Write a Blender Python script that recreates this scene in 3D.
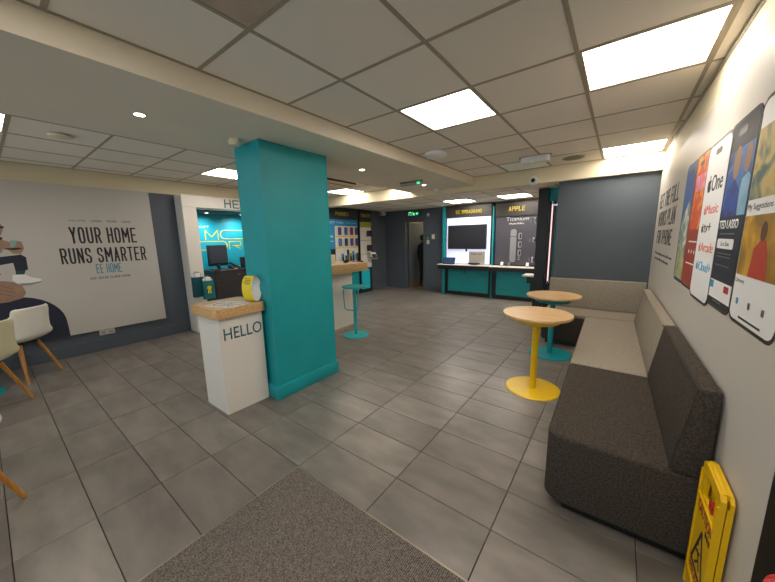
import bpy, bmesh, math, random
from mathutils import Vector, Matrix

for o in list(bpy.data.objects):
    bpy.data.objects.remove(o, do_unlink=True)
scene = bpy.context.scene
C = scene.collection
rnd = random.Random(7)
R = math.radians
PI = math.pi

# ------------------------------------------------------------------ camera
CAM_H = 1.5012
yaw, pitch, roll = R(37.1088), R(9.7294), R(1.1169)
fwd = Vector((-math.sin(yaw)*math.cos(pitch), math.cos(yaw)*math.cos(pitch), -math.sin(pitch)))
rgt = Vector((math.cos(yaw), math.sin(yaw), 0))
dwn = fwd.cross(rgt)
r2 = rgt*math.cos(roll) + dwn*math.sin(roll)
d2 = -rgt*math.sin(roll) + dwn*math.cos(roll)
cd = bpy.data.cameras.new('camera')
cd.sensor_fit = 'HORIZONTAL'; cd.sensor_width = 36.0
cd.lens = 305.838*36/775
cd.clip_start = 0.02
cam = bpy.data.objects.new('camera', cd)
cam.matrix_world = Matrix(((r2.x, -d2.x, -fwd.x, 0), (r2.y, -d2.y, -fwd.y, 0), (r2.z, -d2.z, -fwd.z, CAM_H), (0, 0, 0, 1)))
C.objects.link(cam); scene.camera = cam

# ------------------------------------------------------------------ world, exposure
w = bpy.data.worlds.new('world'); scene.world = w; w.use_nodes = True
w.node_tree.nodes['Background'].inputs[0].default_value = (0.80, 0.86, 0.95, 1)
w.node_tree.nodes['Background'].inputs[1].default_value = 1.4
scene.view_settings.view_transform = 'Standard'
scene.view_settings.look = 'None'
scene.view_settings.gamma = 1
scene.view_settings.use_curve_mapping = False
scene.view_settings.exposure = 0.35
PANEL = 11.5          # radiance of the lit ceiling panels

# ------------------------------------------------------------------ materials
def lin(c):
    if isinstance(c, str):
        c = tuple(int(c[i:i+2], 16)/255 for i in (0, 2, 4))
    return tuple((v/12.92 if v <= .04045 else ((v+.055)/1.055)**2.4) for v in c) + (1,)
MATS = {}
def mat(name, col, rough=.6, metal=0, var=0, vscale=8, bump=0, bscale=200, emit=0, ecol=None, stretch=None, rand=0, spec=.5):
    if name in MATS: return MATS[name]
    m = bpy.data.materials.new(name); m.use_nodes = True
    nt = m.node_tree; b = nt.nodes['Principled BSDF']
    L = nt.links.new
    c = lin(col)
    b.inputs['Base Color'].default_value = c
    b.inputs['Roughness'].default_value = rough
    b.inputs['Metallic'].default_value = metal
    b.inputs['Specular IOR Level'].default_value = spec
    tc = None
    def coords():
        nonlocal tc
        if tc is None:
            t = nt.nodes.new('ShaderNodeTexCoord'); mp = nt.nodes.new('ShaderNodeMapping')
            L(t.outputs['Object'], mp.inputs['Vector'])
            if stretch: mp.inputs['Scale'].default_value = stretch
            if rand:
                oi = nt.nodes.new('ShaderNodeObjectInfo'); ml = nt.nodes.new('ShaderNodeVectorMath'); ml.operation = 'SCALE'
                ml.inputs[0].default_value = (37, 19, 11); L(oi.outputs['Random'], ml.inputs['Scale']); L(ml.outputs[0], mp.inputs['Location'])
            tc = mp.outputs['Vector']
        return tc
    last = None
    if var:
        n = nt.nodes.new('ShaderNodeTexNoise'); n.inputs['Scale'].default_value = vscale; n.inputs['Detail'].default_value = 4
        L(coords(), n.inputs['Vector'])
        cr = nt.nodes.new('ShaderNodeValToRGB')
        cr.color_ramp.elements[0].position = .3; cr.color_ramp.elements[1].position = .7
        cr.color_ramp.elements[0].color = tuple(v*(1-var) for v in c[:3])+(1,)
        cr.color_ramp.elements[1].color = tuple(min(1, v*(1+var)) for v in c[:3])+(1,)
        L(n.outputs['Fac'], cr.inputs['Fac']); last = cr.outputs['Color']
    if rand:
        oi = nt.nodes.new('ShaderNodeObjectInfo')
        mr = nt.nodes.new('ShaderNodeMapRange'); mr.inputs['To Min'].default_value = 1-rand; mr.inputs['To Max'].default_value = 1+rand
        L(oi.outputs['Random'], mr.inputs['Value'])
        hs = nt.nodes.new('ShaderNodeHueSaturation'); hs.inputs['Color'].default_value = c
        if last: L(last, hs.inputs['Color'])
        L(mr.outputs['Result'], hs.inputs['Value']); last = hs.outputs['Color']
    if last: L(last, b.inputs['Base Color'])
    if bump:
        n2 = nt.nodes.new('ShaderNodeTexNoise'); n2.inputs['Scale'].default_value = bscale; n2.inputs['Detail'].default_value = 3
        t2 = nt.nodes.new('ShaderNodeTexCoord'); L(t2.outputs['Object'], n2.inputs['Vector'])
        bp = nt.nodes.new('ShaderNodeBump'); bp.inputs['Strength'].default_value = bump; bp.inputs['Distance'].default_value = .004
        L(n2.outputs['Fac'], bp.inputs['Height']); L(bp.outputs['Normal'], b.inputs['Normal'])
    if emit:
        b.inputs['Emission Color'].default_value = lin(ecol or col); b.inputs['Emission Strength'].default_value = emit
    MATS[name] = m
    return m
def wood(name, c1, c2, axis='X'):
    if name in MATS: return MATS[name]
    m = bpy.data.materials.new(name); m.use_nodes = True; nt = m.node_tree; L = nt.links.new
    b = nt.nodes['Principled BSDF']; b.inputs['Roughness'].default_value = .38
    t = nt.nodes.new('ShaderNodeTexCoord'); mp = nt.nodes.new('ShaderNodeMapping')
    mp.inputs['Scale'].default_value = {'X': (2, 30, 30), 'Y': (30, 2, 30), 'Z': (30, 30, 2)}[axis]
    L(t.outputs['Object'], mp.inputs['Vector'])
    n = nt.nodes.new('ShaderNodeTexNoise'); n.inputs['Scale'].default_value = 2.2; n.inputs['Detail'].default_value = 6; n.inputs['Distortion'].default_value = .4
    L(mp.outputs[0], n.inputs['Vector'])
    cr = nt.nodes.new('ShaderNodeValToRGB'); cr.color_ramp.elements[0].position = .32; cr.color_ramp.elements[1].position = .68
    cr.color_ramp.elements[0].color = lin(c1); cr.color_ramp.elements[1].color = lin(c2)
    L(n.outputs['Fac'], cr.inputs['Fac']); L(cr.outputs['Color'], b.inputs['Base Color'])
    MATS[name] = m; return m

M_TILE = mat('floor_tile', '7a746e', .34, var=.24, vscale=3.2, bump=.12, bscale=60, rand=.1, stretch=(1, 2.2, 1))
M_GROUT = mat('grout', '3a332c', .85)
M_CEILT = mat('ceiling_tile', 'eee6d9', .9, bump=.25, bscale=160, rand=.035)
M_CEILD = mat('ceiling_tile_stained', 'bba998', .9, var=.15, vscale=5, bump=.25, bscale=160)
M_TEE = mat('ceiling_tee', 'a39885', .5)
M_CREAM = mat('cream_paint', 'e4d8ba', .7, var=.03, vscale=2)
M_SOFF = mat('soffit_paint', 'e4dbc8', .7, var=.03, vscale=2)
M_SLATE = mat('slate_paint', '525a64', .55, var=.05, vscale=2)
M_SLATE2 = mat('slate_panel', '4d565e', .5, var=.05, vscale=2)
M_TEALP = mat('teal_paint', '129aa2', .5, var=.06, vscale=3, bump=.1, bscale=150)
M_TEAL = mat('teal_metal', '128c94', .35)
M_TEALB = mat('teal_backwall', '0fa0b4', .5)
M_YEL = mat('yellow_metal', 'f0c40c', .35)
M_WHITE = mat('white_laminate', 'e2ddd6', .45)
M_BOARD = mat('white_board', 'c5c0b8', .5, var=.02, vscale=1.5)
M_POSTER = mat('poster_board', 'c3beb9', .6, var=.02, vscale=1.5)
M_BLACK = mat('black_satin', '17181b', .4)
M_BLACKG = mat('black_gloss', '0c0d10', .12)
M_DARK = mat('dark_print', '22232a', .6)
M_DKGREY = mat('charcoal_laminate', '2f2e31', .5, var=.05)
M_CHROME = mat('chrome', 'c8c8cc', .2, 1)
M_STEEL = mat('grey_metal', '8c8d90', .35, 1)
M_OAK = wood('oak_top', 'c09a66', 'dcb988', 'X')
M_OAKY = wood('oak_counter', 'b8935f', 'd2ae7c', 'Y')
M_LEG = wood('oak_leg', 'a8702c', 'c98f45', 'Z')
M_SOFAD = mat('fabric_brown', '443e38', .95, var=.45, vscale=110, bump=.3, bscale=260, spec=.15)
M_SOFAL = mat('fabric_taupe', '938a7d', .95, var=.25, vscale=110, bump=.3, bscale=260, spec=.15)
M_SHELL = mat('white_plastic', 'e4e2da', .4)
M_SHELLC = mat('cream_plastic', 'ded8b4', .4)
M_LIT = mat('lit_diffuser', 'fff6e6', .5, emit=PANEL, ecol='fff4e6')
M_LITB = mat('lit_diffuser_back', 'fff6e6', .5, emit=PANEL*1.7, ecol='fff4e6')
M_UNLIT = mat('unlit_diffuser', 'fafcfa', .4)
M_FRAMEW = mat('light_frame', 'b3a58f', .5)
M_TXTY = mat('yellow_print', 'e8d21c', .5)
M_TXTT = mat('teal_print', '0d6f74', .5)
M_TXTB = mat('blue_print', '2f87a3', .5)
M_WHP = mat('white_print', 'e9e9ea', .5)
M_PLW = mat('white_device', 'd9d5cb', .45)
M_SIGNY = mat('sign_yellow', 'e6b80a', .4, var=.05, vscale=6)
M_RED = mat('red_paint', 'b81f22', .35)
M_SKIN = mat('skin', 'b08466', .6)
M_SKINP = mat('print_skin', '9c7c68', .7, var=.15, vscale=14)
M_NAVY = mat('print_navy', '23283a', .7)
M_BLUEP = mat('print_blue', '1d8fc4', .6)
M_OLIVE = mat('print_olive', '9fa52f', .6)
M_CARPET = None

# ------------------------------------------------------------------ mesh helpers
class B:
    def __init__(self): self.bm = bmesh.new()
    def box(self, x0, x1, y0, y1, z0, z1, bev=0, seg=2):
        bm = self.bm if not bev else bmesh.new()
        vs = [bm.verts.new((x, y, z)) for x in (x0, x1) for y in (y0, y1) for z in (z0, z1)]
        for f in ((0, 1, 3, 2), (4, 6, 7, 5), (0, 4, 5, 1), (2, 3, 7, 6), (0, 2, 6, 4), (1, 5, 7, 3)):
            bm.faces.new([vs[i] for i in f])
        if bev:
            bmesh.ops.bevel(bm, geom=bm.edges[:], offset=bev, segments=seg, profile=.5, affect='EDGES')
            self.merge(bm)
        return self
    def merge(self, bm, mtx=None):
        vm = {}
        for v in bm.verts:
            vm[v] = self.bm.verts.new(mtx @ v.co if mtx else v.co)
        for f in bm.faces:
            try: self.bm.faces.new([vm[v] for v in f.verts])
            except ValueError: pass
        bm.free()
    def prism(self, pts, a, b, axis='Y', bev=0):
        """polygon pts (p,q); axis Y: (x,z) extruded y a..b; Z: (x,y) extruded z; X: (y,z) extruded x"""
        f3 = {'Y': lambda p, q, t: (p, t, q), 'Z': lambda p, q, t: (p, q, t), 'X': lambda p, q, t: (t, p, q)}[axis]
        bm = self.bm if not bev else bmesh.new()
        v0 = [bm.verts.new(f3(p, q, a)) for p, q in pts]; v1 = [bm.verts.new(f3(p, q, b)) for p, q in pts]
        n = len(pts); bm.faces.new(v0); bm.faces.new(v1[::-1])
        for i in range(n):
            bm.faces.new((v0[i], v1[i], v1[(i+1) % n], v0[(i+1) % n]))
        if bev:
            bmesh.ops.recalc_face_normals(bm, faces=bm.faces[:])
            es = [e for e in bm.edges if len(e.link_faces) == 2 and e.calc_face_angle() > .6]
            bmesh.ops.bevel(bm, geom=es, offset=bev, segments=3, profile=.5, affect='EDGES')
            self.merge(bm)
        return self
    def lathe(self, prof, c=(0, 0, 0), seg=32, axis='Z'):
        rings = []
        def pt(r, h, a):
            p = (r*math.cos(a), r*math.sin(a), h)
            if axis == 'Y': p = (p[0], p[2], p[1])
            if axis == 'X': p = (p[2], p[0], p[1])
            return (c[0]+p[0], c[1]+p[1], c[2]+p[2])
        for r, h in prof:
            if r < 1e-6: rings.append([self.bm.verts.new(pt(0, h, 0))])
            else: rings.append([self.bm.verts.new(pt(r, h, 2*PI*k/seg)) for k in range(seg)])
        for A, D in zip(rings, rings[1:]):
            for k in range(seg):
                k2 = (k+1) % seg
                if len(A) == 1 and len(D) == 1: continue
                if len(A) == 1: self.bm.faces.new((A[0], D[k], D[k2]))
                elif len(D) == 1: self.bm.faces.new((A[k], A[k2], D[0]))
                else: self.bm.faces.new((A[k], A[k2], D[k2], D[k]))
        return self
    def cyl(self, c, r, h, seg=24, axis='Z', r2=None):
        r2 = r if r2 is None else r2
        return self.lathe([(0, 0), (r, 0), (r2, h), (0, h)], c, seg, axis)
    def tube(self, pts, r, seg=10, closed=False, r1=None):
        pts = [Vector(p) for p in pts]; n = len(pts); rings = []
        up = None
        for i, p in enumerate(pts):
            if closed: t = pts[(i+1) % n]-pts[i-1]
            else: t = pts[min(i+1, n-1)]-pts[max(i-1, 0)]
            t.normalize()
            if up is None: up = Vector((0, 0, 1)) if abs(t.z) < .9 else Vector((1, 0, 0))
            u = (up - t*up.dot(t)).normalized(); v = t.cross(u); up = u
            rr = r if r1 is None else r+(r1-r)*i/(n-1)
            rings.append([self.bm.verts.new(p+(u*math.cos(2*PI*k/seg)+v*math.sin(2*PI*k/seg))*rr) for k in range(seg)])
        for i in range(n if closed else n-1):
            A, D = rings[i], rings[(i+1) % n]
            for k in range(seg): self.bm.faces.new((A[k], A[(k+1) % seg], D[(k+1) % seg], D[k]))
        if not closed:
            self.bm.faces.new(rings[0]); self.bm.faces.new(rings[-1][::-1])
        return self
def mesh_of(b, m, name='mesh', ang=.55, flat=False):
    bm = b.bm if isinstance(b, B) else b
    bmesh.ops.recalc_face_normals(bm, faces=bm.faces[:])
    if not flat:
        for f in bm.faces: f.smooth = True
        for e in bm.edges:
            e.smooth = not (len(e.link_faces) != 2 or e.calc_face_angle(0) > ang)
    me = bpy.data.meshes.new(name); bm.to_mesh(me); bm.free()
    if m: me.materials.append(m)
    return me
def link(name, data, parent=None, loc=(0, 0, 0), rotz=0):
    o = bpy.data.objects.new(name, data); C.objects.link(o)
    o.parent = parent; o.location = loc; o.rotation_euler = (0, 0, rotz)
    return o
def part(name, b, m, parent=None, label=None, **k):
    o = link(name, mesh_of(b, m, name, **k), parent)
    if label: o['label'] = label
    return o
def tag(o, label, cat, group=None):
    o['label'] = label; o['category'] = cat
    if group: o['group'] = group
    return o
def thing(name, label, cat, loc=(0, 0, 0), rotz=0, group=None):
    return tag(link(name, None, None, loc, rotz), label, cat, group)
def struct(name, b, m, **k):
    o = part(name, b, m, None, **k); o['kind'] = 'structure'; return o
def copy_tree(o, parent=None):
    c = o.copy(); C.objects.link(c); c.parent = parent
    for ch in list(o.children): copy_tree(ch, c)
    return c
def ell(cx, cz, rx, rz, n=24, a0=0, a1=2*PI):
    full = abs(a1-a0-2*PI) < 1e-6
    return [(cx+rx*math.cos(a0+(a1-a0)*k/(n if full else n-1)), cz+rz*math.sin(a0+(a1-a0)*k/(n if full else n-1))) for k in range(n)]
def rrect(x0, x1, z0, z1, r, n=5):
    out = []
    for cx, cz, a in ((x1-r, z1-r, 0), (x0+r, z1-r, PI/2), (x0+r, z0+r, PI), (x1-r, z0+r, 3*PI/2)):
        for k in range(n): t = a+PI/2*k/(n-1); out.append((cx+r*math.cos(t), cz+r*math.sin(t)))
    return out
def flat(name, pts, y, m, parent, th=.001, label=None):
    """a thin print lying on a surface whose outward side is -y"""
    return part(name, B().prism(pts, y-th, y, 'Y'), m, parent, label, flat=True)
def txt(name, s, x0, x1, z0, z1, y, m, parent, th=.001, bold=0., spacing=1.0):
    cu = bpy.data.curves.new('t', 'FONT'); cu.body = s; cu.size = 1; cu.offset = bold; cu.resolution_u = 3; cu.space_character = spacing
    cu.align_x = 'CENTER'
    ob = bpy.data.objects.new('t', cu)
    me = bpy.data.meshes.new_from_object(ob)
    bpy.data.objects.remove(ob); bpy.data.curves.remove(cu)
    bm = bmesh.new(); bm.from_mesh(me); bpy.data.meshes.remove(me)
    xs = [v.co.x for v in bm.verts]; ys = [v.co.y for v in bm.verts]
    a, b_, c, d = min(xs), max(xs), min(ys), max(ys)
    for v in bm.verts:
        v.co = Vector((x0+(v.co.x-a)/(b_-a)*(x1-x0), y, z0+(v.co.y-c)/(d-c)*(z1-z0)))
    ex = bmesh.ops.extrude_face_region(bm, geom=bm.faces[:])
    for v in ex['geom']:
        if isinstance(v, bmesh.types.BMVert): v.co.y -= th
    return part(name, bm, m, parent, flat=True)
O8 = [(.28, 0), (.08, .07), (0, .22), (0, .78), (.08, .93), (.28, 1), (.72, 1), (.92, .93), (1, .78), (1, .22), (.92, .07), (.72, 0), (.28, 0)]
GLYPH = {
 'A': [[(0, 0), (.5, 1), (1, 0)], [(.17, .3), (.83, .3)]],
 'B': [[(0, 0), (0, 1), (.68, 1), (.93, .88), (.93, .64), (.7, .53), (0, .53)], [(.7, .53), (1, .4), (1, .13), (.72, 0), (0, 0)]],
 'D': [[(0, 0), (0, 1), (.62, 1), (.9, .88), (1, .7), (1, .3), (.9, .12), (.62, 0), (0, 0)]],
 'E': [[(1, 1), (0, 1), (0, 0), (1, 0)], [(0, .52), (.85, .52)]], 'F': [[(1, 1), (0, 1), (0, 0)], [(0, .5), (.82, .5)]],
 'G': [[(1, .76), (.92, .93), (.72, 1), (.28, 1), (.08, .93), (0, .78), (0, .22), (.08, .07), (.28, 0), (.72, 0), (.92, .07), (1, .22), (1, .48), (.55, .48)]],
 'H': [[(0, 0), (0, 1)], [(1, 0), (1, 1)], [(0, .52), (1, .52)]], 'I': [[(.5, 0), (.5, 1)]],
 'K': [[(0, 0), (0, 1)], [(1, 1), (0, .42)], [(.32, .6), (1, 0)]], 'L': [[(0, 1), (0, 0), (1, 0)]],
 'M': [[(0, 0), (0, 1), (.5, .38), (1, 1), (1, 0)]], 'N': [[(0, 0), (0, 1), (1, 0), (1, 1)]], 'O': [O8],
 'P': [[(0, 0), (0, 1), (.7, 1), (.95, .9), (1, .78), (1, .66), (.95, .54), (.7, .45), (0, .45)]],
 'R': [[(0, 0), (0, 1), (.7, 1), (.95, .9), (1, .78), (1, .68), (.95, .57), (.7, .48), (0, .48)], [(.55, .48), (1, 0)]],
 'S': [[(1, .78), (.92, .93), (.72, 1), (.28, 1), (.08, .93), (0, .8), (0, .68), (.1, .57), (.9, .43), (1, .32), (1, .2), (.92, .07), (.72, 0), (.28, 0), (.08, .07), (0, .22)]],
 'T': [[(.5, 0), (.5, 1)], [(0, 1), (1, 1)]], 'U': [[(0, 1), (0, .22), (.08, .07), (.28, 0), (.72, 0), (.92, .07), (1, .22), (1, 1)]],
 'W': [[(0, 1), (.25, 0), (.5, .75), (.75, 0), (1, 1)]], 'Y': [[(0, 1), (.5, .48), (1, 1)], [(.5, .48), (.5, 0)]]}
def caps(name, s, x0, x1, z0, z1, y, m, parent, wd, th=.0012):
    adv = lambda ch: .45 if ch == ' ' else (.35 if ch == 'I' else (1.3 if ch in 'MW' else 1.0))
    gap = .27
    tot = sum(adv(c_) for c_ in s)+gap*(len(s)-1)
    u = (x1-x0)/tot; b = B(); x = x0
    for ch in s:
        cw = adv(ch)*u
        subs = []
        for path in GLYPH.get(ch, []):
            cur = [path[0]]
            for k in range(1, len(path)):
                cur.append(path[k])
                if k < len(path)-1:
                    a = Vector(path[k])-Vector(path[k-1]); c_ = Vector(path[k+1])-Vector(path[k])
                    if a.normalized().dot(c_.normalized()) < .3: subs.append(cur); cur = [path[k]]
            subs.append(cur)
        for path in subs:
            P = [Vector((x+wd/2+p*(cw-wd), z0+wd/2+q*(z1-z0-wd))) for p, q in path]
            closed = (P[0]-P[-1]).length < 1e-6
            if closed: P = P[:-1]
            n = len(P); Lh, Rh = [], []
            for i in range(n):
                a = P[i]-P[i-1] if (i > 0 or closed) else P[1]-P[0]
                c_ = P[(i+1) % n]-P[i] if (i < n-1 or closed) else P[i]-P[i-1]
                a.normalize(); c_.normalize(); t_ = (a+c_).normalized() if (a+c_).length > 1e-4 else a
                nn = Vector((-t_.y, t_.x)); k = min(1.8, 1/max(.35, abs(nn.dot(Vector((-a.y, a.x))))))
                ext = Vector((0, 0))
                if not closed and i == 0: ext = -a*wd/2
                if not closed and i == n-1: ext = a*wd/2
                Lh.append(P[i]+nn*wd/2*k+ext); Rh.append(P[i]-nn*wd/2*k+ext)
            V = [[b.bm.verts.new((p.x, yy, p.y)) for p in H] for H in (Lh, Rh) for yy in (y, y-th)]
            for i in range(n if closed else n-1):
                j = (i+1) % n
                for p, q in ((0, 1), (1, 3), (3, 2), (2, 0)): b.bm.faces.new((V[p][i], V[p][j], V[q][j], V[q][i]))
            if not closed:
                for i in (0, n-1): b.bm.faces.new((V[0][i], V[1][i], V[3][i], V[2][i]))
        x += cw+gap*u
    return part(name, b, m, parent, flat=True)
def outline(pts, wd):
    """closed outline ring of width wd around polygon pts, as quads (for printed line work)"""
    cx = sum(p[0] for p in pts)/len(pts); cz = sum(p[1] for p in pts)/len(pts)
    return pts
def stadium(b, x0, x1, z0, z1, y, wd, th=.002, n=10):
    """stroke outline of a stadium shape"""
    r = (z1-z0)/2; cz = (z0+z1)/2
    def ring(rr, dx):
        o = []
        for k in range(n+1): t = -PI/2+PI*k/n; o.append((x1-r+rr*math.cos(t), cz+rr*math.sin(t)))
        for k in range(n+1): t = PI/2+PI*k/n; o.append((x0+r+rr*math.cos(t), cz+rr*math.sin(t)))
        return o
    A, D = ring(r, 0), ring(r-wd, wd); N = len(A)
    vs = [[b.bm.verts.new((p[0], yy, p[1])) for p in P] for P in (A, D) for yy in (y, y-th)]
    for k in range(N):
        j = (k+1) % N
        for p, q in ((0, 1), (1, 3), (3, 2), (2, 0)):
            b.bm.faces.new((vs[p][k], vs[p][j], vs[q][j], vs[q][k]))
    return b

# ------------------------------------------------------------------ room constants
ZC = 2.475; ZB = 2.30; XL = -5.82; XR = .435; TH = R(1.0); YB = 7.65; YF = -1.8; YX = 5.12; ZS = 2.345
def wallx(s): return XR-math.sin(TH)*s

# ------------------------------------------------------------------ floor
TX, TY, OX, OY = .597, .3015, -1.007, 1.3893
fl = struct('floor', B().box(-6.7, 1.0, YF-.2, 9.6, -.12, -.006), M_GROUT)
MATX0, MATY1 = OX-TX, OY-TY
tile_cache = {}
def tile_mesh(wx, wy, m, cache, th=.006, bev=.0015):
    k = (round(wx, 3), round(wy, 3))
    if k not in cache:
        b = B()
        hx, hy = wx/2, wy/2
        bm = b.bm
        lo = [bm.verts.new((x, y, 0)) for x, y in ((-hx, -hy), (hx, -hy), (hx, hy), (-hx, hy))]
        mi = [bm.verts.new((x, y, th-bev)) for x, y in ((-hx, -hy), (hx, -hy), (hx, hy), (-hx, hy))]
        hi = [bm.verts.new((x, y, th)) for x, y in ((-hx+bev, -hy+bev), (hx-bev, -hy+bev), (hx-bev, hy-bev), (-hx+bev, hy-bev))]
        bm.faces.new(hi); bm.faces.new(lo[::-1])
        for A, D in ((lo, mi), (mi, hi)):
            for q in range(4): bm.faces.new((A[q], A[(q+1) % 4], D[(q+1) % 4], D[q]))
        cache[k] = mesh_of(b, m, 'tile', flat=True)
    return cache[k]
G = .0022
for i in range(-9, 4):
    for j in range(-9, 21):
        x0, x1, y0, y1 = OX+i*TX, OX+(i+1)*TX, OY+j*TY, OY+(j+1)*TY
        x0, x1 = max(x0, XL), min(x1, .44)
        y1 = min(y1, YB)
        if x1-x0 < .03 or y1-y0 < .03: continue
        if x0 >= MATX0-.01 and y1 <= MATY1+.01: continue          # the entrance mat lies here
        if y1 < -.35 and x1 > -5: continue
        if y1 < -.65: continue
        link('tile', tile_mesh(x1-x0-2*G, y1-y0-2*G, M_TILE, tile_cache), fl, ((x0+x1)/2, (y0+y1)/2, -.006))
b = B().box(-6.7, MATX0, YF, -.37, -.006, -.0005).box(-5.2, .45, 7.66, 9.4, -.006, -.0005).box(XL-.8, XL, 2.0, 4.1, -.006, -.0005)
st = part('tile_field', b, M_TILE, fl); st['kind'] = 'stuff'

# entrance mat
def carpet():
    m = bpy.data.materials.new('mat_carpet'); m.use_nodes = True; nt = m.node_tree; L = nt.links.new
    b = nt.nodes['Principled BSDF']; b.inputs['Roughness'].default_value = .95; b.inputs['Specular IOR Level'].default_value = .1
    t = nt.nodes.new('ShaderNodeTexCoord')
    n = nt.nodes.new('ShaderNodeTexNoise'); n.inputs['Scale'].default_value = 190; n.inputs['Detail'].default_value = 3
    L(t.outputs['Object'], n.inputs['Vector'])
    wv = nt.nodes.new('ShaderNodeTexWave'); wv.inputs['Scale'].default_value = 34; wv.inputs['Distortion'].default_value = 1.2; wv.inputs['Detail'].default_value = 2; wv.inputs['Detail Scale'].default_value = 8
    L(t.outputs['Object'], wv.inputs['Vector'])
    mx = nt.nodes.new('ShaderNodeMath'); mx.operation = 'ADD'
    ml = nt.nodes.new('ShaderNodeMath'); ml.operation = 'MULTIPLY'; ml.inputs[1].default_value = .22
    L(wv.outputs['Fac'], ml.inputs[0]); L(ml.outputs[0], mx.inputs[0]); L(n.outputs['Fac'], mx.inputs[1])
    cr = nt.nodes.new('ShaderNodeValToRGB'); cr.color_ramp.elements[0].position = .4; cr.color_ramp.elements[1].position = .8
    cr.color_ramp.elements[0].color = lin('36312e'); cr.color_ramp.elements[1].color = lin('88807a')
    L(mx.outputs[0], cr.inputs['Fac']); L(cr.outputs['Color'], b.inputs['Base Color'])
    bp = nt.nodes.new('ShaderNodeBump'); bp.inputs['Strength'].default_value = .7; bp.inputs['Distance'].default_value = .004
    L(mx.outputs[0], bp.inputs['Height']); L(bp.outputs['Normal'], b.inputs['Normal'])
    return m
M_CARPET = carpet()
mt = thing('entrance_mat', 'brown ribbed entrance mat set into the grey floor tiles', 'mat', (MATX0, -1.75, 0))
part('pile', B().box(.008, .43-MATX0-.03, 0, MATY1+1.75-.008, -.005, .003), M_CARPET, mt)
part('edge_strip', B().box(0, .008, 0, MATY1+1.75, -.005, .004).box(.008, .43-MATX0-.03, MATY1+1.75-.008, MATY1+1.75, -.005, .004), mat('mat_edge', '9a8f7e', .4, .6), mt)

# ------------------------------------------------------------------ walls, beams
wl = struct('wall_left', B().box(XL-.12, XL, YF, 2.029, 0, 2.5), M_SLATE)
struct('wall_left', B().box(XL-.12, XL, 4.002, YB+.1, 0, 2.5), M_SLATE)
struct('wall_left', B().box(XL-.12, XL, 2.03, 4.0, 2.25, 2.5), M_SLATE)
part('upper_band', B().box(XL, XL+.006, YF, YX, 2.262, ZC), M_CREAM, wl)
struct('baseboard_left', B().box(XL, XL+.018, YF, 2.02, 0, .16, .004, 1).box(XL, XL+.018, 6.86, YB, 0, .14, .004, 1), M_SLATE)
DX0, DX1, DZ = -5.10, -4.44, 1.97
b = B().box(XL, DX0, YB, YB+.12, 0, 2.5).box(DX1, .6, YB, YB+.12, 0, 2.5).box(DX0, DX1, YB, YB+.12, DZ, 2.5)
wb = struct('wall_back', b, M_SLATE)
struct('baseboard_back', B().box(XL+.02, DX0-.03, YB-.016, YB, 0, .14, .004, 1).box(DX1+.03, -3.82, YB-.016, YB, 0, .14, .004, 1), M_SLATE)
b = B().box(0, .12, YF-.1, YB+.2, 0, 2.5)
wr = struct('wall_right', b, M_CREAM); wr.location = (XR, 0, 0); wr.rotation_euler = (0, 0, TH)
part('upper_lip', B().box(-.004, 0, 1.0, 5.15, ZC-.03, ZC), M_TEE, wr)
# partition under the cross beam
pt_ = struct('wall_partition', B().box(-.78, wallx(5.2)-.004, 5.20, 5.30, 0, 2.262), M_SLATE2)
# front of the shop, behind the camera
struct('wall_front', B().box(XL-.12, .62, YF-.12, YF, 2.30, 2.5), M_CREAM)
def clear_glass():
    m = bpy.data.materials.new('window_glass'); m.use_nodes = True; nt = m.node_tree; nt.nodes.remove(nt.nodes['Principled BSDF'])
    mx = nt.nodes.new('ShaderNodeMixShader'); tr = nt.nodes.new('ShaderNodeBsdfTransparent'); gs = nt.nodes.new('ShaderNodeBsdfGlossy')
    fr = nt.nodes.new('ShaderNodeFresnel'); fr.inputs['IOR'].default_value = 1.45
    tr.inputs['Color'].default_value = (.9, .93, .92, 1); gs.inputs['Roughness'].default_value = .02
    nt.links.new(fr.outputs[0], mx.inputs[0]); nt.links.new(tr.outputs[0], mx.inputs[1]); nt.links.new(gs.outputs[0], mx.inputs[2])
    nt.links.new(mx.outputs[0], nt.nodes['Material Output'].inputs['Surface']); return m
gl = clear_glass()
def glazing(name, x0, x1, z0, nb):
    wd = (x1-x0)/nb; fb = B().box(x0, x1, YF-.1, YF-.04, z0, z0+.06).box(x0, x1, YF-.1, YF-.04, 2.24, 2.30)
    for k in range(nb+1):
        xa = x0+k*wd; fb.box(max(x0, xa-.03), min(x1, xa+.03), YF-.1, YF-.04, z0+.06, 2.24)
    o = struct(name, fb, M_BLACK)
    for k in range(nb):
        part('pane', B().box(x0+k*wd+.03, x0+(k+1)*wd-.03, YF-.075, YF-.067, z0+.06, 2.24), gl, o)
glazing('window_1', XL-.12, -1.9, .0, 3)
glazing('door_3', -1.9, .62, .0, 2)
pl_ = bpy.data.lights.new('daylight_portal', 'AREA'); pl_.shape = 'RECTANGLE'; pl_.size = 6.4; pl_.size_y = 2.3
pl_.cycles.is_portal = True
po = link('daylight_portal', pl_, None, ((XL+.62)/2, YF-.13, 1.15)); po.rotation_euler = (R(90), 0, 0)

struct('trim_1', B().box(-3.25, -2.03, YF, YX, ZS, 2.5), M_SOFF)       # the dropped beam past the column
struct('trim_2', B().box(XL, .44, YX, YX+.24, 2.262, 2.5), M_CREAM)       # the cross beam

# near-black panel beyond the end of the white graphic wall
d2o = struct('wall_panel_black', B().box(-.016, -.001, -.35, 1.24, 0, 2.12), mat('near_black', '0b0b0c', .5)); d2o.location = (XR, 0, 0); d2o.rotation_euler = (0, 0, TH)
part('handle', B().cyl((-.05, -.2, 1.0), .012, .5).box(-.05, -.016, -.206, -.194, 1.05, 1.07).box(-.05, -.016, -.206, -.194, 1.42, 1.44), M_STEEL, d2o)

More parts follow.
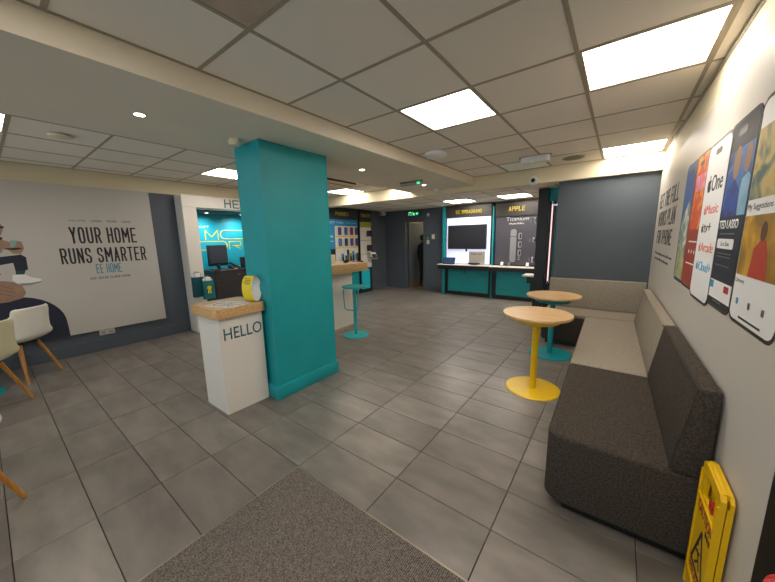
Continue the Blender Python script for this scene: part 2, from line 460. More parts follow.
# ------------------------------------------------------------------ ceilings with lay-in tiles
ctile_cache = {}
def ceiling(name, xs, ys, z, skip, special={}):
    slab = struct(name, B().box(xs[0], xs[-1], ys[0], ys[-1], z+.03, z+.14), M_CEILT)
    for a, c in zip(xs, xs[1:]):
        for e, f in zip(ys, ys[1:]):
            if c-a < .035 or f-e < .035: continue
            if any(abs(a-sx) < .05 and abs(e-sy) < .05 for sx, sy in skip): continue
            m = M_CEILT
            for (sx, sy), sm in special.items():
                if abs(a-sx) < .05 and abs(e-sy) < .05: m = sm
            link('tile', tile_mesh(c-a-.012, f-e-.012, m, ctile_cache if m is M_CEILT else {}, .01, .003), slab, ((a+c)/2, (e+f)/2, z+.013), 0).scale = (1, 1, -1)
    hw = .011
    for x in xs[1:-1]: part('tee', B().box(x-hw, x+hw, ys[0], ys[-1], z, z+.006), M_TEE, slab)
    for y in ys[1:-1]: part('cross_tee', B().box(xs[0], xs[-1], y-hw, y+hw, z+.0004, z+.006), M_TEE, slab)
    part('edge_angle', B().box(xs[0], xs[0]+.018, ys[0], ys[-1], z-.0006, z+.005).box(xs[-1]-.018, xs[-1], ys[0], ys[-1], z-.0006, z+.005).box(xs[0], xs[-1], ys[-1]-.018, ys[-1], z-.0006, z+.005), M_TEE, slab)
    return slab
MX = [-2.03, -1.476, -.876, -.276, .324, .46]
MY = [YF]+[.913+.6*k for k in range(-4, 7)]+[YX]
LIGHTS_MAIN = [(-.276, .913+1.2), (-1.476, .913+1.2), (-.276, .913+3.6), (-.276, .913-1.2), (-1.476, .913-1.2)]
UNLIT = (-1.476, .913+3.6)
M_STAIN = mat('ceiling_tile_watermark', 'e6dac2', .9, var=.08, vscale=3, bump=.25, bscale=160)
ceiling('ceiling', MX, MY, ZC, LIGHTS_MAIN+[UNLIT], {(-1.476, .313): M_CEILD})
LX = [XL, -5.58, -4.98, -4.375, -3.77, -3.25]
LY = [YF]+[.295+.6*k for k in range(-3, 9)]+[YX]
LIGHTS_LEFT = [(-4.98, .295+3*.6), (-4.98, .295+7*.6), (-3.77, .295+7*.6), (-4.375, .295-.6)]
ceiling('ceiling', LX, LY, ZC, LIGHTS_LEFT)
BX = [XL]+[-5.7+.6*k for k in range(0, 11)]+[.47]
BY = [5.36, 5.85, 6.45, 7.05, YB]
LIGHTS_BACK = [(-2.1, 6.45), (-3.3, 6.45), (-.9, 6.45)]  # last panel is unseen, added to brighten the back area
ceiling('ceiling', BX, BY, ZB, LIGHTS_BACK)

light_labels = {
 0: 'largest bright square ceiling light panel, above the white phone graphics wall',
 1: 'bright square ceiling light panel in the middle of the main ceiling, beside the dropped beam',
 2: 'bright ceiling light panel above the dark partition at the end of the sofa',
 3: 'ceiling light panel overhead behind the viewer on the sofa side',
 4: 'ceiling light panel overhead behind the viewer on the column side'}
def light_panel(x, y, wx, wy, z, label, lit=True, lm=None):
    t = thing('ceiling_light', label, 'ceiling light', (x+wx/2, y+wy/2, z), 0, 'square ceiling light panels')
    hx, hy = wx/2-.012, wy/2-.012; f = .010
    part('frame', B().box(-hx, hx, -hy, -hy+f, .001, .02).box(-hx, hx, hy-f, hy, .001, .02).box(-hx, -hx+f, -hy+f, hy-f, .001, .02).box(hx-f, hx, -hy+f, hy-f, .001, .02), M_FRAMEW, t)
    part('diffuser', B().box(-hx+f, hx-f, -hy+f, hy-f, .006, .016), (lm or M_LIT) if lit else M_UNLIT, t)
    return t
for k, (x, y) in enumerate(LIGHTS_MAIN): light_panel(x, y, .6, .6, ZC, light_labels[k])
light_panel(UNLIT[0], UNLIT[1], .6, .6 if UNLIT[1]+.6 < YX else YX-UNLIT[1], ZC, 'unlit pale grey ceiling light panel above the wall camera', False)
LL = ['ceiling light panel above the blue service booth, left of the teal column', 'ceiling light panel far back behind the air conditioning unit',
      'ceiling light panel half hidden by the dropped beam, right of the air conditioning unit', 'ceiling light panel at the far left edge, just behind the dropped beam']
for k, (x, y) in enumerate(LIGHTS_LEFT): light_panel(x, y, .605 if x < -4 else .52, .6, ZC, LL[k])
for k, (x, y) in enumerate(LIGHTS_BACK): light_panel(x, y, .6, .6, ZB, ['back ceiling light panel in front of the dark phone poster', 'back ceiling light panel in front of the television display', 'added back ceiling light panel, unseen behind the dark partition'][k], True, M_LITB)

# ------------------------------------------------------------------ ceiling fittings
def downlight(x, y, label):
    t = thing('downlight', label, 'downlight', (x, y, ZS), 0, 'small round downlights in the dropped beam')
    part('rim', B().lathe([(.030, -.0005), (.046, -.0005), (.046, -.004), (.030, -.004), (.030, -.0005)], seg=20), M_PLW, t)
    part('lamp', B().cyl((0, 0, -.003), .030, .002, 16), mat('lamp_lit', 'fff4e0', .5, emit=22, ecol='fff0d6'), t)
downlight(-2.625, .778, 'small glowing round downlight in the beam, left of the teal column')
downlight(-2.625, 2.996, 'small glowing round downlight in the beam, just right of the teal column')
downlight(-2.615, 4.49, 'small glowing round downlight in the beam beside the hanging exit sign')
def disc_unit(name, label, cat, x, y, z, r, h, m, led=None, grp=None):
    t = thing(name, label, cat, (x, y, z), 0, grp)
    part('base', B().lathe([(0, 0), (r*.8, 0), (r*.8, -h*.25), (0, -h*.25)]), m, t)
    part('cover', B().lathe([(0, -h*.25), (r, -h*.25), (r, -h*.6), (r*.8, -h*.92), (r*.4, -h), (0, -h)]), m, t)
    if led: part('indicator', B().cyl((led[0], led[1], -h-.001), .006, .003, 10), mat('led_'+led[2], led[2], .5, emit=1.2), t)
    return t
disc_unit('smoke_detector', 'cream round smoke detector on the left ceiling above the poster wall', 'detector', -4.10, .60, ZC, .085, .026, M_CREAM, None, 'smoke detectors')
disc_unit('smoke_detector', 'small smoke detector under the beam beside the top of the teal column', 'detector', -2.66, 1.43, ZS, .05, .05, M_CREAM, None, 'smoke detectors')
disc_unit('smoke_detector', 'small smoke detector at the far end of the dropped beam', 'detector', -2.62, 4.92, ZS, .06, .06, M_WHP, None, 'smoke detectors')
disc_unit('wifi_access_point', 'round white access point with a small blue light on the main ceiling', 'access point', -1.80, 3.36, ZC, .13, .06, M_WHP, (-.05, -.05, '3a7bff'))
t = thing('emergency_light', 'white oblong emergency light fitting with a green indicator near the partition', 'light fitting', (-.94, 4.34, ZC))
part('body', B().prism(rrect(-.17, .17, -.065, .065, .06), -.075, -.004, 'Z', .012), M_WHP, t)
part('indicator', B().cyl((-.02, -.05, -.077), .007, .004, 10), mat('led_green', '33d060', .5, emit=3), t)
part('shadow_patch', B().prism(rrect(-.19, .19, -.075, .075, .07), -.004, 0, 'Z'), M_TEE, t)  # darker sheet painting in the shadow around the fitting
t = thing('ceiling_speaker', 'round brown grille speaker set in the ceiling before the partition', 'speaker', (-.575, 4.76, ZC))
part('rim', B().lathe([(.10, 0), (.125, 0), (.125, -.006), (.10, -.006), (.10, 0)]), M_TEE, t)
part('grille', B().lathe([(0, -.001), (.10, -.001), (.10, -.005), (0, -.008)]), mat('grille_brown', '8d8068', .7, bump=.6, bscale=300), t)
t = thing('ceiling_diffuser', 'pale round air diffuser in the brown ceiling tile at the top edge', 'air vent', (-1.31, .685, ZC+.003))
part('ring', B().lathe([(0, 0), (.09, 0), (.085, -.012), (.05, -.018), (.05, -.01), (0, -.01)]), M_PLW, t)
part('cone', B().lathe([(0, -.012), (.04, -.012), (.036, -.024), (0, -.026)]), M_PLW, t)

# wall camera on the cross beam and one in the back corner
t = thing('security_camera', 'white wall camera with black lens on the cross beam', 'camera', (-1.10, YX, 2.30), 0, 'security cameras')
part('mount', B().box(-.05, .05, -.02, 0, -.05, .05, .008), M_PLW, t)
part('housing', B().lathe([(0, -.02), (.062, -.02), (.066, -.05), (.055, -.085), (0, -.085)], seg=24, axis='Y'), M_WHP, t)
part('lens', B().lathe([(0, -.085), (.03, -.085), (.024, -.097), (0, -.10)], seg=16, axis='Y'), M_BLACKG, t)
t = thing('security_camera', 'small pale camera under the ceiling in the far dark corner', 'camera', (-5.55, 7.2, ZB), 0, 'security cameras')
part('mount', B().cyl((0, 0, -.05), .03, .05), M_PLW, t)
part('housing', B().prism(rrect(-.05, .05, -.14, -.05, .02), -.10, .06, 'Y'), M_PLW, t)
part('lens', B().cyl((0, -.105, -.095), .028, .006, 14, 'Y'), M_BLACKG, t)

# hanging exit sign
t = thing('hanging_exit_sign', 'hanging clear exit sign with a small green lit pictogram under the beam', 'exit sign', (-2.60, 4.08, ZS), R(0))
part('rail', B().box(-.20, .20, -.012, .012, -.02, 0), M_STEEL, t)
acr = bpy.data.materials.new('acrylic'); acr.use_nodes = True
pb = acr.node_tree.nodes['Principled BSDF']; pb.inputs['Transmission Weight'].default_value = 1; pb.inputs['Roughness'].default_value = .05; pb.inputs['IOR'].default_value = 1.1
part('panel', B().box(-.19, .19, -.003, .003, -.055, -.02), acr, t)
part('lower_edge', B().box(-.19, .19, -.004, .004, -.06, -.055), M_STEEL, t)
part('pictogram', B().box(.10, .15, -.005, -.0035, -.052, -.022), mat('exit_green', '1fae62', .5, emit=1.6, ecol='2fe08a'), t)

# ceiling cassette air conditioner
t = thing('air_conditioner', 'cream ceiling cassette air conditioner behind the teal column', 'air conditioner', (-4.01, 3.52, ZC))
part('casing', B().box(-.36, .36, -.55, .55, -.10, .0, .012), M_CREAM, t)
part('inlet', B().box(-.26, .26, -.34, .34, -.106, -.098), M_SOFF, t)
for k in range(5):
    part('slat', B().box(-.24, .24, -.30+k*.14, -.27+k*.14, -.110, -.104), M_TEE, t)
part('outlet', B().box(.359, .363, -.45, .48, -.072, -.042), M_DARK, t)
for s in (-1, 1): part('louvre', B().box(s*.30-.02, s*.30+.02, -.45, .45, -.106, -.098), M_TEE, t)
# ------------------------------------------------------------------ teal column
t = thing('column', 'large rectangular teal painted column in the middle of the shop', 'column', (-2.688, 1.912, 0))
part('shaft', B().box(-.20, .20, -.372, .372, 0, ZS, .006, 1), M_TEALP, t)
part('skirting', B().box(-.226, .226, -.398, .392, 0, .135, .008, 2), M_TEALP, t)
part('corner_bead', B().box(.192, .203, -.375, -.362, .135, ZS), M_TEALP, t)
part('corner_bead', B().box(.192, .203, .362, .375, .135, ZS), M_TEALP, t)

# ------------------------------------------------------------------ hello lectern
t = thing('greeting_desk', 'narrow white greeting desk with oak top against the teal column', 'desk', (-2.805, 1.31, 0))
part('body', B().box(-.195, .195, -.20, .195, 0, .868, .003, 1), M_WHITE, t)
part('top', B().prism(rrect(-.250, .232, -.238, .225, .05, 7), .868, .952, 'Z', .004), wood('oak_desk', 'bd9560', 'd8b27e', 'X'), t, 'oak top with rounded corners')
q = txt('lettering', 'HELLO', 0, 1, 0, 1, 0, M_TXTT, t, bold=.004)
q.location = (.196, -.165, .67); q.rotation_euler = (0, 0, PI/2); q.scale = (.345, 1, .105)
# (front face looks +x)
l1 = thing('card_loop', 'curled card loop, yellow outside and white inside, standing on the oak desk top', 'leaflet holder', (-2.668, 1.462, .953))
def card(b, r0, r1, y0, y1, a0, a1, n=22):
    vs = []
    for k in range(n+1):
        a = a0+(a1-a0)*k/n
        sx = .055+.018*math.sin(a)
        row = []
        for r in (r0, r1):
            x = r*.62*math.cos(a); z = .120+r*math.sin(a)
            for y in (y0, y1): row.append(b.bm.verts.new((x, y, z)))
        vs.append(row)
    for A, D in zip(vs, vs[1:]):
        for p, q in ((0, 1), (1, 3), (3, 2), (2, 0)): b.bm.faces.new((A[p], A[q], D[q], D[p]))
    for E_ in (vs[0], vs[-1]): b.bm.faces.new((E_[0], E_[1], E_[3], E_[2]))
    return b
l1.rotation_euler = (0, 0, R(116))
part('inner_card', card(B(), .115, .117, -.048, .048, 0, 2*PI-.001), M_WHP, l1)
part('yellow_face', card(B(), .1173, .119, -.048, .048, R(75), R(275)), M_TXTY, l1)
for k in range(4):
    a = R(125+k*9)
    part('print_line', card(B(), .1192, .1196, -.035, .035-.012*(k % 2), a, a+R(3.2), 2), M_DARK, l1)
t2 = tag(link('printed_sheet', None, None, (-2.74, 1.27, .952), R(20)), 'printed paper sheet covered in small pictures on the oak desk', 'paper')
part('page', B().box(-.15, .15, -.105, .105, .0005, .0016), M_WHP, t2)
for i in range(7):
    for j in range(5):
        c = rnd.choice(['8a6f5c', '55606c', 'a59382', '3f4147', 'b9aaa0', '71798a'])
        x = -.135+i*.04; y = -.09+j*.037
        part('picture', B().box(x, x+.031, y, y+.027, .0016, .0020), mat('pic_'+c, c, .5), t2, flat=True)

# ------------------------------------------------------------------ service booth (left wall)
t = thing('service_booth', 'white portal frame of a service booth set into the left wall', 'booth', (XL, 2.03, 0), PI/2)
# local: x along wall (+Y), -y out of the wall (+X)
W_ = 1.97
part('left_pier', B().box(0, .205, -.27, .72, 0, 2.06, .004, 1), M_WHITE, t)
part('right_pier', B().box(W_-.205, W_, -.27, .72, 0, 2.06, .004, 1), M_WHITE, t)
hd = part('header', B().box(0, W_, -.27, .06, 2.06, 2.248, .004, 1), M_WHITE, t)
caps('lettering', 'HELLO', .66, 1.36, 2.08, 2.225, -.271, M_TXTT, t, .02)
part('soffit', B().box(.205, W_-.205, .06, .72, 2.04, 2.06), M_DARK, t)
part('joint', B().box(.0, W_, -.2712, -.27, 2.058, 2.062), M_FRAMEW, t)
bp_ = part('back_panel', B().box(.205, W_-.205, .68, .72, 0, 2.06), M_TEALB, t)
yb = .68
txt('small_word', 'GET', .60, .78, 1.775, 1.815, yb, M_WHP, t)
def strokes(b, segs, wd, y, th=.003):
    for (x0, z0), (x1, z1) in segs:
        d = Vector((x1-x0, 0, z1-z0)); n = Vector((-d.z, 0, d.x)).normalized()*wd/2
        A = Vector((x0, y, z0)); D = Vector((x1, y, z1)); o = Vector((0, -th, 0))
        P = [A+n, A-n, D-n, D+n]
        v = [b.bm.verts.new(p) for p in P]+[b.bm.verts.new(p+o) for p in P]
        for f in ((0, 1, 2, 3), (7, 6, 5, 4), (0, 4, 5, 1), (1, 5, 6, 2), (2, 6, 7, 3), (3, 7, 4, 0)): b.bm.faces.new([v[i] for i in f])
    return b
part('letter', strokes(B(), [((.69, 1.545), (.69, 1.735)), ((.69, 1.735), (.81, 1.60)), ((.81, 1.60), (.93, 1.735)), ((.93, 1.735), (.93, 1.545))], .016, yb), M_TXTY, t)
part('letter', stadium(B(), .97, 1.55, 1.555, 1.74, yb, .016), M_TXTY, t)
part('letter', stadium(B(), .30, 1.10, 1.34, 1.52, yb, .016), M_TXTY, t)
part('letter', strokes(B(), [((1.14, 1.345), (1.14, 1.51)), ((1.14, 1.502), (1.38, 1.502)), ((1.38, 1.502), (1.38, 1.42)), ((1.38, 1.42), (1.2, 1.42)), ((1.24, 1.42), (1.38, 1.345))], .016, yb), M_TXTY, t)
def booth_lamp(x):
    l = thing('booth_downlight', 'small spotlight in the booth header lighting the blue wall' if x < 1 else 'second small spotlight in the booth header nearer the column', 'downlight', (XL-.35, 2.03+x, 2.04), PI/2, 'booth spotlights')
    part('rim', B().lathe([(.028, 0), (.045, 0), (.045, -.012), (.028, -.012), (.028, 0)], seg=16), M_PLW, l)
    part('lamp', B().cyl((0, 0, -.010), .028, .003, 14), mat('lamp_lit', 'fff4e0', .5), l)
    ld = bpy.data.lights.new('booth_spot', 'SPOT'); ld.energy = 26; ld.spot_size = R(140); ld.spot_blend = 1; ld.shadow_soft_size = .05; ld.color = (.9, .96, 1)
    lo = link('spot_beam', ld, l, (0, 0, -.03)); lo.rotation_euler = (R(20), 0, 0)
booth_lamp(.62); booth_lamp(1.28)
# counter in the booth
c = thing('booth_counter', 'charcoal drawer counter inside the blue service booth', 'counter', (-6.02, 2.60, 0), PI/2)
part('carcass', B().box(0, 1.15, .012, .46, 0, .935), M_DKGREY, c)
part('worktop', B().box(-.01, 1.15, -.01, .46, .935, .965, .004, 1), M_DKGREY, c)
for k, (z0, z1) in enumerate(((.70, .925), (.38, .69), (.04, .37))):
    for x0, x1 in ((.01, .565), (.575, 1.14)):
        dr = part('drawer', B().box(x0, x1, 0, .014, z0, z1, .002, 1), M_DKGREY, c)
        if k == 0: part('lock', B().cyl((x1-.09, -.004, z1-.07), .012, .005, 12, 'Y'), M_STEEL, dr)
mo = thing('monitor', 'black till monitor on the booth counter', 'monitor', (-6.25, 2.80, .965), PI/2)
part('bezel', B().box(-.185, .185, -.02, .03, .075, .475, .012), M_BLACK, mo)
part('screen', B().box(-.155, .155, -.0225, -.0195, .125, .445), mat('screen_dark', '3a4350', .25), mo)
part('neck', B().box(-.03, .03, .0, .03, .02, .09), M_BLACK, mo)
part('foot', B().prism(rrect(-.11, .11, -.09, .09, .03), 0, .02, 'Z'), M_BLACK, mo)
part('badge', B().box(-.02, .02, -.0225, -.0195, .092, .102), M_STEEL, mo)
mo2 = thing('display_screen', 'second dark blue screen half hidden by the teal column', 'monitor', (-6.2, 3.30, .965), PI/2)
part('bezel', B().box(-.09, .16, -.02, .02, .05, .22, .008), M_NAVY, mo2); part('foot', B().box(-.06, .1, -.06, .06, 0, .05), M_BLACK, mo2); part('screen', B().box(-.08, .15, -.022, -.0195, .06, .21), M_NAVY, mo2)
ph = thing('desk_phone', 'black desk telephone beside the till monitor', 'telephone', (-6.15, 3.06, .965), PI/2)
part('base', B().prism([(-.1, 0), (.1, 0), (.1, .075), (-.1, .02)], -.085, .085, 'X'), M_BLACK, ph)
part('handset', B().tube([(-.05, -.1, .07), (-.055, -.05, .095), (-.055, .03, .115), (-.05, .09, .11)], .02), M_BLACK, ph)
part('keypad', B().box(-.01, .07, -.06, .04, .075, .079), M_DKGREY, ph)
kb = thing('keyboard', 'black keyboard in front of the till monitor', 'keyboard', (-6.08, 2.83, .965), PI/2)
part('case', B().box(-.12, .12, -.05, .05, 0, .016, .004, 1), M_BLACK, kb)
for r_ in range(4):
    part('key_row', B().box(-.11, .11, -.044+r_*.023, -.026+r_*.023, .016, .021), M_DKGREY, kb)
cu = thing('card_machine', 'small grey card reader at the left end of the booth counter', 'card reader', (-6.10, 2.655, .965), PI/2)
part('body', B().prism([(-.07, 0), (.07, 0), (.07, .035), (-.07, .02)], -.035, .035, 'X'), M_DKGREY, cu)
part('screen', B().box(-.025, .025, .01, .05, .031, .036), M_STEEL, cu)
sn = tag(part('sticky_notes', B().box(-.03, .03, -.03, .03, 0, .02), M_OAK), 'small orange note pad by the desk telephone', 'note pad'); sn.location = (-6.06, 3.02, .9655)
part('top_sheet', B().prism([(-.03, -.03), (.03, -.03), (.03, .03), (-.024, .03)], .0202, .021, 'Z'), M_TXTY, sn)

# gift bags hung on the booth pier
M_BAG = mat('bag_teal', '0b6a70', .5); M_BAGD = mat('bag_dark_teal', '0a4a55', .5)
def bag(x, y, z, m, label, ribbon, h, rz, reach):
    g = thing('gift_bag', label, 'bag', (x, y, z), rz, 'gift bags hung on the booth pier')
    part('hook', B().tube([(0, -.035, h+.083), (0, reach, h+.083)], .004, 8), M_STEEL, g)
    bb = B()
    vs = [[bb.bm.verts.new(p) for p in ((-.08*k, -.045*k2, z), (.08*k, -.045*k2, z), (.08*k, .045*k2, z), (-.08*k, .045*k2, z))] for z, k, k2 in ((0, 1, 1), (h*.5, 1, .85), (h, 1.0, .7))]
    bb.bm.faces.new(vs[0])
    for A, D in zip(vs, vs[1:]):
        for q in range(4): bb.bm.faces.new((A[q], A[(q+1) % 4], D[(q+1) % 4], D[q]))
    part('paper', bb, m, g)
    tb = B()
    bmesh.ops.create_icosphere(tb.bm, subdivisions=3, radius=1)
    for vv in tb.bm.verts:
        q = 1+.28*math.sin(9*vv.co.x+3*vv.co.z)*math.cos(8*vv.co.y+5*vv.co.z)
        vv.co = Vector((vv.co.x*.066*q, vv.co.y*.026*q, h+.01+vv.co.z*.055*q))
    part('tissue', tb, M_WHP, g)
    for s in (-.03, .03):
        part('handle', B().tube([(-.045, s, h*.92), (-.042, s, h+.06), (0, s, h+.085), (.042, s, h+.06), (.045, s, h*.92)], .003, 6), M_DARK, g)
    if ribbon:
        part('rosette', B().lathe([(0, 0), (.034, 0), (.034, -.004), (0, -.006)], (0, -.044, h*.62), 14, 'Y'), M_TXTY, g)
        part('ribbon_tail', B().prism([(-.02, h*.5), (-.004, h*.54), (-.008, h*.30), (-.03, h*.32)], -.052, -.047, 'Y').prism([(.02, h*.5), (.004, h*.54), (.008, h*.32), (.03, h*.30)], -.052, -.047, 'Y'), M_TXTY, g)
bag(-5.482, 2.095, .615, M_BAGD, 'dark teal gift bag stuffed with white tissue hung on the white booth pier', False, .325, R(90), .064)
bag(-5.38, 2.205, .575, M_BAG, 'teal gift bag with a yellow rosette hung behind the greeting desk', True, .30, R(84), .170)

# ------------------------------------------------------------------ left poster
t = thing('wall_poster', 'large pale poster panel about homes on the dark left wall', 'poster', (XL, 0, 0), PI/2)
part('board', B().box(-1.35, 1.68, -.04, 0, .300, 2.262), M_POSTER, t)
yp = -.04
txt('headline', 'HOME', .775, .93, 1.800, 1.828, yp, M_TXTB, t, bold=.0)
txt('headline', '·  LEARN  ·  WORK  ·  GAME', .955, 1.41, 1.800, 1.828, yp, M_DARK, t)
caps('headline', 'YOUR HOME', .755, 1.455, 1.515, 1.73, yp, M_DARK, t, .0205)
caps('headline', 'RUNS SMARTER', .635, 1.54, 1.25, 1.455, yp, M_DARK, t, .0195)
caps('headline', 'EE HOME', .955, 1.23, 1.10, 1.23, yp, M_TXTB, t, .0095)
txt('headline', 'ASK AN EE GUIDE HOW', .875, 1.315, 1.02, 1.055, yp, M_DARK, t)
flat('print_dark_curve', ell(.18, .50, .40, .385, 20, 0, PI)+[(-.22, .301), (.585, .301)], yp, M_NAVY, t, .0008)
flat('print_fist', [(-.2, .84), (-.2, 1.14), (-.02, 1.15), (.10, 1.10), (.20, 1.075), (.27, 1.01), (.285, .93), (.25, .87), (.14, .84), (.02, .835)], yp, M_SKINP, t, .0012)
for k in range(3):
    flat('print_crease', [(-.05, 1.06-k*.055), (.10, 1.045-k*.05), (.20, .99-k*.045), (.20, .982-k*.045), (.10, 1.037-k*.05), (-.05, 1.052-k*.055)], yp-.0012, mat('print_crease', '7d5f50', .7), t, .0004)
flat('print_trouser', [(-.1, 1.22), (-.1, 1.36), (.14, 1.375), (.31, 1.395), (.345, 1.36), (.34, 1.21), (.24, 1.19), (.235, 1.30), (.08, 1.27)], yp, M_NAVY, t, .0012)
flat('print_trouser_far', [(-.1, 1.10), (-.1, 1.20), (.06, 1.24), (.13, 1.17), (.02, 1.13)], yp, mat('print_green', '24352f', .7), t, .0010)
flat('print_sock', [(.235, 1.15), (.24, 1.20), (.32, 1.205), (.30, 1.15)], yp, mat('print_sock', '1d4a4c', .7), t, .0014)
flat('print_shoe', [(.20, 1.09), (.21, 1.16), (.31, 1.155), (.36, 1.11), (.43, 1.085), (.43, 1.06), (.34, 1.045), (.24, 1.05)], yp, M_WHP, t, .0016)
flat('print_sole', [(.24, 1.05), (.34, 1.045), (.43, 1.06), (.425, 1.045), (.33, 1.02), (.26, 1.02)], yp, mat('print_sole', '8b8780', .7), t, .0016)
flat('print_jumper', [(-.2, 1.36), (-.2, 1.66), (.05, 1.68), (.15, 1.60), (.18, 1.44), (.10, 1.36)], yp, mat('print_jumper', '8c8a84', .7), t, .0010)
flat('print_arm', [(.10, 1.46), (.12, 1.57), (.19, 1.575), (.27, 1.53), (.26, 1.47), (.20, 1.46)], yp, M_SKINP, t, .0014)
flat('print_hand', [(.28, 1.50), (.30, 1.555), (.335, 1.55), (.345, 1.47), (.31, 1.40), (.25, 1.41), (.22, 1.45)], yp, M_SKINP, t, .0018)
flat('print_strap', [(.19, 1.462), (.21, 1.475), (.31, 1.478), (.33, 1.462), (.26, 1.45)], yp, M_DARK, t, .0020)
flat('print_mug', rrect(.245, .305, 1.485, 1.565, .008), yp, mat('print_mug', '86aca8', .6), t, .0017)
flat('print_head', ell(.10, 1.71, .115, .13), yp, M_SKINP, t, .0010)
flat('print_collar', [(.08, 1.57), (.10, 1.63), (.20, 1.60), (.19, 1.57)], yp, M_DARK, t, .0014)
flat('print_glasses', [(.15, 1.70), (.15, 1.735), (.225, 1.73), (.225, 1.705)], yp, M_DARK, t, .0014)
t = thing('double_socket', 'cream double power socket under the poster on the left wall', 'socket', (XL+.002, .955, .262), PI/2)
part('plate', B().box(-.085, .085, -.012, 0, -.045, .045, .004, 1), M_PLW, t)
for s in (-.042, .042):
    part('outlet', B().box(s-.022, s+.022, -.0135, -.0118, -.03, .005), M_FRAMEW, t)
    part('switch', B().box(s-.008, s+.008, -.016, -.0118, .015, .034), M_WHP, t)

# ------------------------------------------------------------------ chairs and table on the left
def shell_mesh():
    b = B(); nu, nv = 15, 21
    prof = [(-.24, .435), (-.235, .452), (-.20, .462), (-.10, .452), (0, .446), (.10, .448), (.165, .462), (.205, .50), (.222, .56), (.232, .64), (.243, .73), (.255, .815), (.257, .835)]
    # resample the profile: y backwards, z up; rows of half width and wrap
    HW = [.175, .195, .205, .212, .215, .216, .216, .215, .213, .211, .209, .203, .180]
    rows = []
    for k, (y, z) in enumerate(prof):
        f = k/(len(prof)-1)
        rows.append((y, z, HW[k], .030 if f < .45 else .030+.04*min(1, (f-.45)/.2), f))
    grid = []
    for y, z, hw, wrap, f in rows:
        row = []
        for i in range(nu):
            s = -1+2*i/(nu-1); e = abs(s)**2.6
            if f < .5: p = (s*hw, y, z+e*wrap*(1 if f > .1 else .4))
            else:
                bl = min(1, (f-.5)/.2)
                p = (s*hw, y-e*wrap*bl, z+e*wrap*(1-bl)*.9)
            row.append(b.bm.verts.new(p))
        grid.append(row)
    for A, D in zip(grid, grid[1:]):
        for i in range(nu-1): b.bm.faces.new((A[i], A[i+1], D[i+1], D[i]))
    bmesh.ops.recalc_face_normals(b.bm, faces=b.bm.faces[:])
    r = bmesh.ops.solidify(b.bm, geom=b.bm.faces[:], thickness=.012)
    bmesh.ops.recalc_face_normals(b.bm, faces=b.bm.faces[:])
    bmesh.ops.subdivide_edges(b.bm, edges=b.bm.edges[:], cuts=1, use_grid_fill=True, smooth=.6)
    return b
def chair(x, y, rz, m, label):
    t = thing('tub_chair', label, 'chair', (x, y, 0), rz, 'moulded chairs with oak legs')
    part('shell', shell_mesh(), m, t, ang=1.2)
    part('under_frame', B().box(-.11, .11, -.11, .11, .405, .432, .006), M_BLACK, t)
    for sx in (-1, 1):
        for sy in (-1, 1):
            part('leg', B().tube([(sx*.205, sy*.205, .004), (sx*.155, sy*.155, .21), (sx*.10, sy*.10, .425)], .0125, 12, r1=.019), M_LEG, t)
# chair faces local -y
chair(-5.30, .125, R(-45), M_SHELL, 'white moulded chair with oak legs against the poster wall')
chair(-4.55, -.17, R(-45), M_SHELLC, 'cream moulded chair cut off by the left edge, beside the teal table base')
chair(-2.74, -.335, R(-45), M_SHELL, 'chair of which only an oak leg shows at the left edge')
def pedestal(name, x, y, m, label, cat, r_top=.305, r_base=.25, zt=.772, grp=None):
    t = thing(name, label, cat, (x, y, 0), 0, grp)
    part('base', B().lathe([(0, 0), (r_base, 0), (r_base, .006), (r_base-.008, .012), (.03, .016), (0, .016)], seg=48), m, t)
    part('pole', B().cyl((0, 0, .014), .030, zt-.095, 24), m, t)
    part('under_bowl', B().lathe([(0, zt-.105), (.13, zt-.10), (r_top*.62, zt-.085), (r_top*.83, zt-.036), (r_top*.83, zt-.03), (0, zt-.03)], seg=20), m, t, flat=True)
    part('top', B().lathe([(0, zt-.03), (r_top-.012, zt-.03), (r_top, zt-.02), (r_top, zt-.003), (r_top-.003, zt), (0, zt)], seg=64), M_OAK, t, 'round oak top')
    return t
pedestal('pedestal_table', -.578, 3.13, M_YEL, 'round oak table on a yellow pedestal in front of the sofa', 'table', grp='round pedestal tables')
pedestal('pedestal_table', -.61, 4.235, M_TEAL, 'round oak table on a teal pedestal near the dark partition', 'table', grp='round pedestal tables')
pedestal('pedestal_table', -5.06, -.275, M_TEAL, 'teal pedestal table base cut off by the left edge among the chairs', 'table', grp='round pedestal tables')

# ------------------------------------------------------------------ tall counter and stool
t = thing('tall_counter', 'tall white counter with a thick oak top behind the teal column', 'counter', (-3.59, 2.62, 0))
part('body', B().box(-.55, 0, 0, 1.135, .0, .985, .003, 1), M_WHITE, t)
part('top', B().box(-.60, .24, -.08, 1.275, .985, 1.118, .006, 2), M_OAKY, t)
part('kick', B().box(-.53, .002, .02, 1.137, 0, .05), M_FRAMEW, t)
M_TEALS = mat('teal_stool', '16aab0', .35)
t = thing('bar_stool', 'teal metal bar stool with a round seat at the tall counter', 'stool', (-3.235, 3.425, 0), 0)
part('base', B().lathe([(0, 0), (.20, 0), (.20, .006), (.192, .012), (.03, .02), (0, .02)], seg=40), M_TEALS, t)
part('pole', B().cyl((0, 0, .015), .024, .755, 20), M_TEALS, t)
part('seat', B().lathe([(0, .757), (.15, .757), (.19, .767), (.195, .780), (.188, .790), (.12, .782), (0, .780)], seg=40), M_TEALS, t)
part('seat_ring', B().tube([(.12*math.cos(k*PI/12), .12*math.sin(k*PI/12), .784) for k in range(24)], .004, 6, True), M_TEALS, t)
rv, dv = Vector((.73, .69, 0)), Vector((-.69, .73, 0))
def lp(a, d, z): q = rv*a+dv*d; return (q.x, q.y, z)
